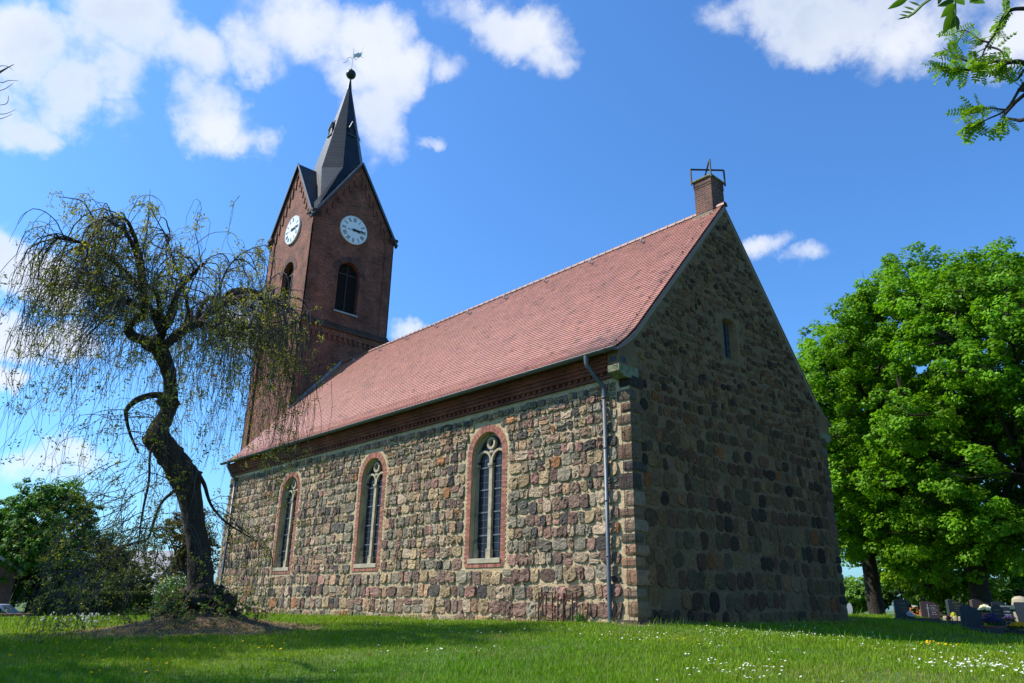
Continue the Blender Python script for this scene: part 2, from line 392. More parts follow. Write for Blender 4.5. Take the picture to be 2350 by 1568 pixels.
# ------------------------------------------------------------ terrain
CH_W, CH_L, RZ, EZ = 11.62, 26.69, 14.06, 7.12
ASH = pt(458, 1402, 20.0)
_cp = np.array([(0, 0, -.06), (0, 5.8, -.02), (0, 11.6, .0), (4.7, 3.75, -.33), (6.8, 8.5, -.42), (3.6, 13.3, -.12), (1.6, 13, .0), (10, 14, -.5), (.5, 17, 0),
    (12.2, -15.5, -1.25), (9.0, -3.4, -.50), (4.7, -8.6, -.60), (.7, -13.4, -.68), (-4.0, 0, -.11), (-10.7, 0, -.17), (-22.4, 0, -.31), (-27, 4, -.35), (-27, 0, -.35),
    (-17.4, -10.5, -.42), (-27, -8.8, -.62), (-8, -12, -.52), (-4, -18, -.85), (-16.5, -5, -.33), (-26, -4, -.5), (-45, -8, -.9), (-60, -20, -1.0), (-45, 15, -.7), (-70, 30, -.9),
    (-3, 25, .05), (-8, 60, -.35), (5, 30, -.3), (20, 20, -.7), (30, -10, -1.6), (30, -40, -2.0), (0, -40, -1.6), (-30, -40, -1.4), (30, 50, -.9), (-35, 50, -.6), (5, -2.5, -.33), (3, -6, -.37), (-6.0, -7.5, -.34)], float)
def _tps(r2): return np.where(r2 > 0, .5 * r2 * np.log(r2 + 1e-12), 0.0)
_n = len(_cp)
_K = _tps(((_cp[:, None, :2] - _cp[None, :, :2]) ** 2).sum(-1)) + np.eye(_n) * .6
_P = np.c_[np.ones(_n), _cp[:, :2]]
_A = np.block([[_K, _P], [_P.T, np.zeros((3, 3))]])
_w = np.linalg.solve(_A, np.r_[_cp[:, 2], 0, 0, 0])
def gz(x, y):
    x = np.asarray(x, float); y = np.asarray(y, float); sh = x.shape
    xx = np.clip(x.ravel(), -70, 32); yy = np.clip(y.ravel(), -42, 60)
    out = np.empty(len(xx))
    for s in range(0, len(xx), 40000):
        q = np.c_[xx[s:s + 40000], yy[s:s + 40000]]
        K = _tps(((q[:, None] - _cp[None, :, :2]) ** 2).sum(-1))
        out[s:s + 40000] = K @ _w[:_n] + _w[_n] + q @ _w[_n + 1:]
    xr, yr = x.ravel(), y.ravel()
    d2 = (xr - ASH[0]) ** 2 + (yr - ASH[1]) ** 2
    out = out + .40 * np.exp(-d2 / 0.9) + .26 * np.exp(-d2 / 3.6)
    out = out + .025 * np.sin(xr * 1.1 + yr * .4) * np.sin(yr * .9 - xr * .3) + .012 * np.sin(xr * 3.1) * np.cos(yr * 2.7)
    return out.reshape(sh)
def gz1(x, y): return float(gz(np.array([x]), np.array([y]))[0])

def vnoise(x, y, s, seed=0):
    """cheap smooth value noise"""
    r = np.random.default_rng(seed).random((64, 64))
    X = x / s; Y = y / s; xi = np.floor(X).astype(int); yi = np.floor(Y).astype(int); fx = X - xi; fy = Y - yi
    fx = fx * fx * (3 - 2 * fx); fy = fy * fy * (3 - 2 * fy)
    a = r[xi % 64, yi % 64]; b = r[(xi + 1) % 64, yi % 64]; c = r[xi % 64, (yi + 1) % 64]; d = r[(xi + 1) % 64, (yi + 1) % 64]
    return (a * (1 - fx) + b * fx) * (1 - fy) + (c * (1 - fx) + d * fx) * fy
def dryness(x, y):
    """bare, straw-coloured ground: a strip along the church wall and the litter heap under the ash"""
    dx = np.maximum(np.maximum(-CH_L - x, x - 0), 0); dy = np.maximum(np.maximum(0 - y, y - CH_W), 0)
    dw = np.hypot(dx, dy); inside = (dw == 0)
    w = np.clip(1.15 - dw / (.55 + .5 * vnoise(x, y, .9, 3)), 0, 1); w[inside] = 1
    da = np.hypot((x - ASH[0]), (y - ASH[1]))
    t = np.clip((2.45 + .9 * vnoise(x, y, .7, 5) - da) / .5, 0, 1)
    return w, t

def build_ground():
    a = np.sinh(np.linspace(-1, 1, 241) * 4.6); a = a / a[-1] * 900
    X, Y = np.meshgrid(a + 0, a - 3); V = np.c_[X.ravel(), Y.ravel(), gz(X, Y).ravel()]
    n = 241; i = np.arange(n - 1)[:, None] * n; j = np.arange(n - 1)[None]
    Fq = np.stack([i + j, i + j + 1, i + j + n + 1, i + j + n], -1).reshape(-1, 4)
    x, y = V[:, 0], V[:, 1]
    w, t = dryness(x, y)
    nz = vnoise(x, y, 1.4, 1)[:, None]
    c = np.array([.065, .11, .018]) * (.75 + .5 * nz)
    c = c * (1 - w[:, None]) + np.array([.22, .17, .085]) * w[:, None]
    c = c * (1 - t[:, None]) + np.array([.115, .078, .043]) * t[:, None]
    mb = MB(); mb.add(V, Fq, c)
    g = mat('meadow_ground', attr=True, rough=1.0, var=.35, vscale=2.0, fine=.3, fscale=30, bump=.05, bscale=12)
    o = mb.build('ground', g, smooth=True, uv=False); tag(o, kind='structure')
build_ground()

# ------------------------------------------------------------ fieldstone laying
PAL = 1.25 * np.array([(.20, .155, .120), (.135, .102, .09), (.25, .215, .165), (.155, .152, .13), (.080, .078, .078), (.30, .215, .15),
                (.27, .225, .15), (.30, .165, .085), (.17, .12, .105), (.19, .185, .15), (.28, .24, .19), (.06, .058, .062), (.24, .155, .14)])
PALW = np.array([10, 10, 16, 12, 7, 5, 15, 2.0, 9, 13, 11, 3, 6], float); PALW /= PALW.sum()
def stonecol(dark=1.0):
    c = PAL[rng.choice(len(PAL), p=PALW)] * rng.uniform(.7, 1.3) * dark * np.array([1.0, .86, .735])
    return c * 1.0
def stone(mb, O, U, V, Nn, cx, cy, w, h, d, col, n=12, p=3.2, jit=.07, base=-.03):
    th = np.arange(n) * 2 * math.pi / n + rng.uniform(0, .4)
    ct, st = np.cos(th), np.sin(th)
    r = (np.abs(ct) ** p + np.abs(st) ** p) ** (-1 / p)
    k = rng.normal(0, jit, n); k = (k + np.roll(k, 1)) * .6
    r = r * (1 + k)
    rot = rng.normal(0, .05); x = r * ct * w / 2; y = r * st * h / 2
    x, y = x * math.cos(rot) - y * math.sin(rot), x * math.sin(rot) + y * math.cos(rot)
    x = x + y * rng.normal(0, .06)
    rings = [(1.0, base), (.985, d * .62), (.93, d * .95), (.5, d)]
    pts = []
    tl = rng.normal(0, .05, 2)
    for s, z in rings:
        jz = rng.normal(0, d * .2, n) if s < .95 else 0
        px, py = x * s, y * s
        pts.append(O + (cx + px)[:, None] * U + (cy + py)[:, None] * V + ((z + jz + (tl[0] * px + tl[1] * py) * (s < .95)) * np.ones(n))[:, None] * Nn)
    pts.append((O + cx * U + cy * V + (d + rng.normal(0, d * .15)) * Nn)[None])
    Vv = np.concatenate(pts); nr = len(rings)
    i = np.arange(nr - 1)[:, None] * n; j = np.arange(n)[None]; j2 = (j + 1) % n
    mb.add(Vv, np.stack([i + j, i + j2, i + n + j2, i + n + j], -1).reshape(-1, 4), col)
    s0 = mb.n - len(Vv) + (nr - 1) * n; j = np.arange(n)
    mb.F.append((np.stack([s0 + j, s0 + (j + 1) % n, np.full(n, s0 + n)], -1), 0))
def chip(mb, O, U, V, Nn, cx, cy, w, h, d, col):
    n = 6; th = np.arange(n) * 2 * math.pi / n + rng.uniform(0, 1); r = 1 + rng.normal(0, .15, n)
    x = r * np.cos(th) * w / 2; y = r * np.sin(th) * h / 2
    a = O + (cx + x)[:, None] * U + (cy + y)[:, None] * V - .01 * Nn
    b = O + (cx + x * .7)[:, None] * U + (cy + y * .7)[:, None] * V + d * Nn
    j = np.arange(n); mb.add(np.r_[a, b], np.stack([j, (j + 1) % n, n + (j + 1) % n, n + j], -1), col)
    s0 = mb.n - n; mb.F.append((np.array([[s0, s0 + q, s0 + q + 1] for q in range(1, n - 1)]), 0))
def superstone(mb, c, h, col, p=7, jit=.03, k=5):
    """rounded squared block"""
    g = np.linspace(-1, 1, k); A, B = np.meshgrid(g, g); A = A.ravel(); B = B.ravel(); one = np.ones_like(A)
    i = np.arange(k - 1)[:, None] * k; j = np.arange(k - 1)[None]
    Fq = np.stack([i + j, i + j + 1, i + j + k + 1, i + j + k], -1).reshape(-1, 4)
    sd = rng.integers(1e6); fr = np.random.default_rng(sd).normal(0, 1, (3, 3)); ph = rng.uniform(0, 6, 3)
    for ax in range(3):
        for s in (-1, 1):
            q = np.zeros((k * k, 3)); q[:, ax] = s; q[:, (ax + 1) % 3] = A; q[:, (ax + 2) % 3] = B
            ln = (np.abs(q) ** p).sum(1) ** (1 / p); q = q / ln[:, None]
            q = q * (1 + jit * np.sin(q @ fr.T * 2.2 + ph).sum(1) / 2)[:, None]
            mb.add(q * h + c, Fq if s > 0 else Fq[:, ::-1], col)

WIN = [-5.92, -12.78, -19.70]; W_SILL, W_SPR, W_R = 1.68, 4.93, .75; W_RO = .99
def win_block(z):
    """half width blocked by a window and its brick surround at height z"""
    if z < 1.40 or z > W_SPR + W_RO + .06: return 0
    if z < W_SPR: return W_RO + .10
    return math.sqrt(max((W_RO + .10) ** 2 - (z - W_SPR) ** 2, 0))

def fieldstones_south(mb):
    O = np.zeros(3); U = np.array([1., 0, 0]); V = np.array([0, 0, 1.]); Nn = np.array([0, -1., 0])
    z = -.42; row = 0
    while z < 6.36:
        pitch = (.47 if row < 3 else .39 if z < 4.9 else .33 if z < 5.7 else .25) * rng.uniform(.86, 1.12)
        if row < 4: pitch = (.44, .47, .43, .46)[row]
        z1 = min(z + pitch, 6.40)
        if z1 - z < .12: break
        hb = max(win_block(z), win_block((z + z1) / 2), win_block(z1))
        iv = [(-CH_L + .05, -.46)]
        if hb > 0:
            cuts = sorted((c - hb, c + hb) for c in WIN); x = iv[0][0]; out = []
            for a, b in cuts: out.append((x, a)); x = b
            out.append((x, iv[0][1])); iv = out
        for a, b in iv:
            x = a
            while x < b - .09:
                asp = rng.choice([rng.uniform(.45, .75), rng.uniform(.75, 1.1), rng.uniform(1.1, 1.7)], p=[.42, .43, .15])
                w = min((z1 - z) * asp, .62)
                if b - x - w < .16: w = b - x
                w = min(w, .75)
                split = rng.random() < (.10 if z < 5 else .3) and w > .2
                hh = z1 - z - rng.uniform(.02, .05); ww = w - rng.uniform(.012, .034)
                up = (z + z1) / 2 + rng.normal(0, .012) + .03 * math.sin(x * .8 + row)
                if split:
                    fr_ = rng.uniform(.35, .65)
                    stone(mb, O, U, V, Nn, x + w / 2, z + hh * fr_ / 2 + .01, ww, hh * fr_ - .02, rng.uniform(.02, .05), stonecol())
                    stone(mb, O, U, V, Nn, x + w / 2, z + hh * fr_ + hh * (1 - fr_) / 2 + .02, ww, hh * (1 - fr_) - .02, rng.uniform(.02, .05), stonecol())
                else:
                    sh = rng.uniform(.84, 1.0)
                    stone(mb, O, U, V, Nn, x + w / 2, up, ww, hh * sh, rng.uniform(.03, .075), stonecol(1.08), p=rng.uniform(3.2, 8.0), jit=.06)
                if rng.random() < .4:
                    chip(mb, O, U, V, Nn, x + rng.uniform(-.02, .02), z + rng.uniform(.05, .3), rng.uniform(.03, .05), rng.uniform(.04, .10), .02, stonecol(.9))
                x += w
            xx = a
            while xx < b - .05:
                cw = rng.uniform(.04, .12)
                if rng.random() < .55: chip(mb, O, U, V, Nn, xx + cw / 2, z + rng.normal(0, .014) + .03 * math.sin(xx * .8 + row), cw, rng.uniform(.022, .05), rng.uniform(.008, .022), stonecol(.9))
                xx += cw + rng.uniform(.01, .07)
        z = z1; row += 1
def rake_z(y):
    y = min(y, CH_W - y)
    return min(7.43 + (y + .11) * .92, 14.06 - (5.81 - y) * 1.14) if y < .38 else 14.06 - (5.81 - y) * 1.14
def fieldstones_gable(mb):
    O = np.zeros(3); U = np.array([0, 1., 0]); V = np.array([0, 0, 1.]); Nn = np.array([1., 0, 0])
    z = -.40; row = 0
    while z < 13.6:
        f = np.clip((z - 3) / 4.5, 0, 1)
        pitch = (.50 * (1 - f) + .215 * f) * rng.uniform(.88, 1.12)
        if row < 2: pitch = .34
        z1 = z + pitch
        lim = (z1 + .30 - 14.06) / 1.14 + 5.81
        a, b = (max(.42, lim), min(CH_W - .42, CH_W - lim))
        if z > 7.2: a, b = max(lim, .1), min(CH_W - lim, CH_W - .1)
        x = a
        while x < b - .08:
            w = (z1 - z) * rng.uniform(.55, 1.1) if z < 6 else rng.uniform(.12, .36)
            if rng.random() < .12: w *= 1.4
            w = min(w, b - x)
            cy = (z + z1) / 2 + rng.normal(0, .01 + .035 * f)
            inw = (4.95 < x + w / 2 < 6.02) and (7.95 < cy < 9.72)
            inw = inw or ((4.88 < x + w < 5.3 or 5.7 < x < 6.0) and 8.05 < cy < 9.6)
            if rng.random() > .03 + .10 * f and not inw and w > .08:
                sh = rng.uniform(.84, 1.03)
                stone(mb, O, U, V, Nn, x + w / 2, cy + .05 * math.sin(x * .9 + row * .7), w - rng.uniform(.01, .03) - .018 * f, (z1 - z - .018 - .02 * f) * sh, rng.uniform(.015, .04), stonecol(.42) * (1.22, .95, .70), p=rng.uniform(2.3, 5.0), jit=.08)  # gable stones toned down and warmed: the wall's shade put into their colour
            elif not inw:
                for _ in range(3): chip(mb, O, U, V, Nn, x + rng.uniform(0, w), cy + rng.normal(0, .06), rng.uniform(.03, .09), rng.uniform(.025, .06), .02, stonecol(.8))
            x += w
        xx = a
        while xx < b - .05:
            cw = rng.uniform(.03, .10)
            if rng.random() < .4 and not (4.9 < xx < 6.05 and 7.95 < z < 9.72):
                chip(mb, O, U, V, Nn, xx + cw / 2, z + rng.normal(0, .02), cw, rng.uniform(.02, .04), .015, stonecol(.8))
            xx += cw + rng.uniform(.02, .1)
        z = z1; row += 1
    for k in range(11):                                         # a few big boulders in the gable
        pass
def arch_pts(cx, zs, r, n=18, full=False):
    return [(cx + r * math.cos(t), zs + r * math.sin(t)) for t in np.linspace(0, math.pi, n)]
def arch_loop(cx, z0, zs, r, n=18):
    return [(cx - r, z0), (cx + r, z0)] + arch_pts(cx, zs, r, n)

# ------------------------------------------------------------ the church
church = empty('church', (0, 0, 0))
tag(church, 'fieldstone village church with red tiled roof, brick clock tower and slate spire', 'church')

S3 = lambda a, b, d=0: (a, -d, b)          # plane of the long wall; d = how far proud
E3 = lambda a, b, d=0: (d, a, b)           # plane of the gable wall

def nave():
    mb = MB()
    holes = [arch_loop(c, W_SILL - .1, W_SPR, W_R) for c in WIN]
    mb.poly([[(-CH_L, -1.5), (0, -1.5), (0, 7.3), (-CH_L, 7.3)]] + holes, lambda p: S3(*p))
    for lp in holes:                       # reveals, plastered
        n = len(lp)
        mb.add([S3(*p, d) for d in (0, -.34) for p in lp], [(i, n + i, n + (i + 1) % n, (i + 1) % n) for i in range(n)])
    mb.box(-CH_L, -CH_L + .3, .01, CH_W - .01, -1.5, 7.3)
    mb.box(-CH_L, -.4, CH_W - .3, CH_W, -1.5, 7.3)
    nw = mb.build('nave_wall', M['mortar'], church, uv=False)
    st = MB(); fieldstones_south(st)
    st.build('fieldstones', M['stone'], nw, smooth=False, uv=False)
    # gable
    mb = MB()
    out = [(.0, -1.5), (CH_W, -1.5), (CH_W, 7.30), (12.05, 7.02), (12.05, 7.15), (11.7, 7.44)] + [(CH_W - .38, 7.80), (5.81, 13.99), (.38, 7.80), (-.08, 7.42), (-.43, 7.13), (-.43, 6.62), (0, 6.62)]
    out = [(.0, -1.5), (CH_W, -1.5), (CH_W, 6.62), (12.05, 6.62), (12.05, 7.13), (11.70, 7.42), (CH_W - .38, 7.80), (5.81, 13.99), (.38, 7.80), (-.08, 7.42), (-.43, 7.13), (-.43, 6.62), (0, 6.62)]
    gw = [(5.06, 8.10), (5.90, 8.10), (5.90, 9.40), (5.80, 9.50), (5.48, 9.55), (5.16, 9.50), (5.06, 9.40)]
    mb.poly([out, gw], lambda p: E3(p[0], p[1], .004))
    n = len(out); mb.add([E3(*p, d) for d in (.004, -.38) for p in out], [(i, n + i, n + (i + 1) % n, (i + 1) % n) for i in range(n)][1:-1])
    inner = [(5.10, 8.20), (5.74, 8.20), (5.74, 9.34), (5.66, 9.42), (5.42, 9.46), (5.18, 9.42), (5.10, 9.34)]
    n = len(gw); mb.add([E3(*p, .004) for p in gw] + [E3(*p, -.20) for p in inner], [(i, (i + 1) % n, n + (i + 1) % n, n + i) for i in range(n)])
    gwall = mb.build('gable_wall', M['mortar_shade'], church, uv=False)
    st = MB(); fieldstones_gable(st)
    z = -.35; k = 0                      # quoins
    while z < 6.1:
        h = rng.uniform(.27, .50); a, b = ((.52, .34), (.30, .58))[k % 2]; a = min(a * rng.uniform(.9, 1.2), .45); b *= rng.uniform(.8, 1.15)
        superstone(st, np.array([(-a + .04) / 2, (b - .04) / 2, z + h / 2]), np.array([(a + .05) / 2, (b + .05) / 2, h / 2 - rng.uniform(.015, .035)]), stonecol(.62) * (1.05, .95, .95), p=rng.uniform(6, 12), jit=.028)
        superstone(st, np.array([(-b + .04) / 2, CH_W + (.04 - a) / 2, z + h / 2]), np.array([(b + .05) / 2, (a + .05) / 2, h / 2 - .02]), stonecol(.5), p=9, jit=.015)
        z += h; k += 1
    superstone(st, np.array([-.19, -.23, 6.78]), np.array([.20, .20, .13]), (.07, .075, .085), p=8, jit=.02)
    superstone(st, np.array([-.19, .35, 6.25]), np.array([.21, .22, .12]), stonecol(.7), p=6, jit=.03)
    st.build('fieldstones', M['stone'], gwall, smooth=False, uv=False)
    loop = [(-.46, 6.42), (-.46, 6.62), (.38, 6.62), (.38, 6.36), (.10, 6.30), (-.22, 6.28)]
    kn = MB(); kn.prism(loop, lambda a, b, d: (d, a, b), .04, -.36); bevel(kn.build('kneeler', M['mossy'], gwall, recalc=True), .015)
    loop2 = [(CH_W - a, b) for a, b in loop]
    kn = MB(); kn.prism(loop2, lambda a, b, d: (d, a, b), .04, -.36)
    bevel(kn.build('kneeler', M['mossy'], gwall, recalc=True), .015)
    vp = MB()                             # plaster band below the verge
    prof = [(5.81, 13.98), (.38, 7.79), (-.08, 7.41), (-.42, 7.13)]
    for sgn in (0, 1):
        for i in range(3):
            a, b = prof[i], prof[i + 1]
            wd = [.17, .17, .15, .08][i], [.17, .17, .15, .08][i + 1]
            q = [a, b, (b[0] + .02, b[1] - wd[1]), (a[0] + (.02 if i else 0), a[1] - wd[0])]
            if sgn: q = [(CH_W - p[0], p[1]) for p in q]
            vp.prism(q, lambda a, b, d: (d, a, b), .005, .022)
    vp.build('verge_plaster', M['plaster'], gwall, recalc=True)
    gwn = empty('gable_window', (0, 0, 0), parent=church)
    g = MB(); g.poly([inner], lambda p: E3(p[0], p[1], -.197)); g.build('pane', M['black'], gwn)
    g = MB(); g.beam((-.18, 5.52, 8.2), (-.18, 5.52, 9.44), .03, .03)
    for zz in (8.5, 8.78, 9.06): g.beam((-.18, 5.10, zz), (-.18, 5.74, zz), .02, .02)
    g.build('bars', M['iron'], gwn)
nave()

def church_windows():
    for ci, c in enumerate(WIN):
        w = empty('window', (c, 0, 0), parent=church)
        sur = MB(); zc = W_SILL - .20; k = 0
        bc = lambda: np.array((.31, .108, .078)) * rng.uniform(.55, 1.35) * np.array([1, rng.uniform(.85, 1.3), rng.uniform(.8, 1.2)])
        while zc < W_SPR - .01:                                  # toothed jambs
            h = .0655
            for s in (-1, 1):
                wd = .20 if k % 2 else .17
                pieces = [(W_R, W_R + .125), (W_R + .13, W_R + wd + .04)] if k % 2 else [(W_R, W_R + wd + .02)]
                for p0, p1 in pieces:
                    x0, x1 = sorted((s * (p0 + .002), s * p1)); e = rng.uniform(0, .004)
                    sur.box(x0, x1, -.010 - e, .08, zc + .004, zc + h - .004, bc())
            zc += h; k += 1
        na = 44
        for i in range(na):                                      # two radial rings of voussoirs
            t0 = math.pi * (i + .06) / na; t1 = math.pi * (i + .94) / na
            r1 = W_R + (.225 if i % 2 else .24)
            for ra, rb in ((W_R, r1),) if i % 3 else ((W_R, W_R + .12), (W_R + .128, r1)):
                V = [(r * math.cos(t), y, W_SPR + r * math.sin(t)) for y in (-.012, .08) for r, t in ((ra, t0), (rb, t0), (rb, t1), (ra, t1))]
                sur.add(V, [(3, 2, 1, 0), (4, 5, 6, 7), (0, 1, 5, 4), (1, 2, 6, 5), (2, 3, 7, 6), (3, 0, 4, 7)], bc())
        x = -.92
        while x < .90:                                            # brick-on-edge below the sill
            sur.box(x, x + .062, -.024, .05, W_SILL - .27, W_SILL - .155, bc()); x += .070
        sur.build('brick_surround', M['redbrick'], w, recalc=True)
        bk = MB()                                                # mortar joints between the bricks
        outer = [(-(W_R + .2), W_SILL - .26), (W_R + .2, W_SILL - .26)] + arch_pts(0, W_SPR, W_R + .215, 22)
        bk.poly([outer, arch_loop(0, W_SILL - .15, W_SPR, W_R + .004, 22)], lambda p: (p[0], -.006, p[1]))
        rv_ = arch_loop(0, W_SILL - .1, W_SPR, W_R - .006, 22); n = len(rv_)
        bk.add([(p[0], y, p[1]) for y in (-.004, .30) for p in rv_], [(i, (i + 1) % n, n + (i + 1) % n, n + i) for i in range(n)])
        bk.build('joints', M['mortar'], w)
        sl = MB(); sl.box(-W_R - .02, W_R + .02, -.045, .33, W_SILL - .15, W_SILL); bevel(sl.build('sill', M['sandstone'], w), .012)
        tr = MB(); y0, y1 = .17, .30
        tr.box(-.075, .075, y0, y1, W_SILL, W_SPR - .05)                                           # mullion
        tr.box(-.105, .105, y0 - .03, y1 - .002, W_SILL + .002, W_SILL + .30)
        tr.box(-.115, .115, y0 - .035, y1 - .002, 4.60, 4.68)
        tr.box(-.095, .095, y0 - .02, y1 - .002, 4.55, 4.60)
        for s in (-1, 1):
            a, b = sorted((s * .655, s * (W_R - .008)))
            tr.box(a, b, y0, y1, W_SILL, W_SPR + .1)
            a, b = sorted((s * .60, s * (W_R - .01))); tr.box(a, b, y0 - .03, y1 - .002, W_SILL + .002, W_SILL + .30)
            tr.box(a, b, y0 - .035, y1 - .002, 4.60, 4.68)
        P2 = lambda a, b, d: (a, d, b)
        for s in (-1, 1):                                          # two small round arches
            cx_ = s * .365; r0, r1 = .29, .365
            lp = [(cx_ + r1 * math.cos(t), 4.76 + r1 * math.sin(t)) for t in np.linspace(0, math.pi, 16)] + [(cx_ + r0 * math.cos(t), 4.76 + r0 * math.sin(t)) for t in np.linspace(math.pi, 0, 16)]
            tr.prism(lp, P2, y0 + .003, y1 - .003)
            tr.box(cx_ - r1, cx_ - r0, y0 + .004, y1 - .004, 4.68, 4.765); tr.box(cx_ + r0, cx_ + r1, y0 + .004, y1 - .004, 4.68, 4.765)
        lp = arch_pts(0, W_SPR, W_R - .01, 26) + [p for p in reversed(arch_pts(0, W_SPR, W_R - .10, 26))]
        tr.prism(lp, P2, y0 + .001, y1 - .001)
        ring = [(.205 * math.cos(t), 5.335 + .205 * math.sin(t)) for t in np.linspace(0, 2 * math.pi, 28, endpoint=False)]
        inn = [(.125 * math.cos(t), 5.335 + .125 * math.sin(t)) for t in np.linspace(0, 2 * math.pi, 28, endpoint=False)]
        tr.poly([ring, inn], lambda p: P2(p[0], p[1], y0 - .02))
        for lp_ in (ring, inn):
            n = len(lp_); tr.add([P2(p[0], p[1], d) for d in (y0 - .02, y1 - .004) for p in lp_], [(i, (i + 1) % n, n + (i + 1) % n, n + i) for i in range(n)])
        tri = [(-.10, 5.02), (.10, 5.02), (.06, 5.16), (-.06, 5.16)]; tr.prism(tri, P2, y0 + .006, y1 - .006)
        tr.build('tracery', M['sandstone'], w)
        gl = MB(); gl.poly([arch_loop(0, W_SILL - .02, W_SPR, W_R - .02)], lambda p: (p[0], .262, p[1])); gl.build('glass', M['glass'], w)
        lb = MB()
        for s in (-1, 1):
            lb.box(s * .365 - .006, s * .365 + .006, .250, .262, W_SILL, 5.06)
            z = W_SILL + .24; q = 1
            while z < 5.0:
                t_ = .022 if q % 3 == 0 else .006
                a, b = sorted((s * .075, s * .66)); lb.box(a, b, .236 if q % 3 == 0 else .251, .261, z - t_, z + t_); z += .24; q += 1
        lb.build('glazing_bars', M['leadbar'], w)
church_windows()

def cornice():
    mb = MB(); x0, x1 = -CH_L - .02, -.40
    for z0, z1, y in ((6.42, 6.50, -.075), (6.60, 6.70, -.16), (6.70, 6.80, -.22), (6.90, 7.00, -.36), (6.80, 6.90, -.29)):
        mb.box(x0, x1, y, .0, z0, z1)
    mb.box(x0, x1, -.05, .0, 6.50, 6.60)
    x = x0 + .02
    while x < x1 - .12:
        mb.box(x, x + .12, -.115, -.04, 6.505, 6.597); x += .25
    mb.build('cornice', M['cornice'], church)
    mb = MB()
    for z0, z1, y in ((6.45, 6.6, .08), (6.6, 6.8, .18), (6.8, 7.0, .3)): mb.box(x0, x1, CH_W, CH_W + y, z0, z1)
    mb.build('cornice', M['cornice'], church)
cornice()

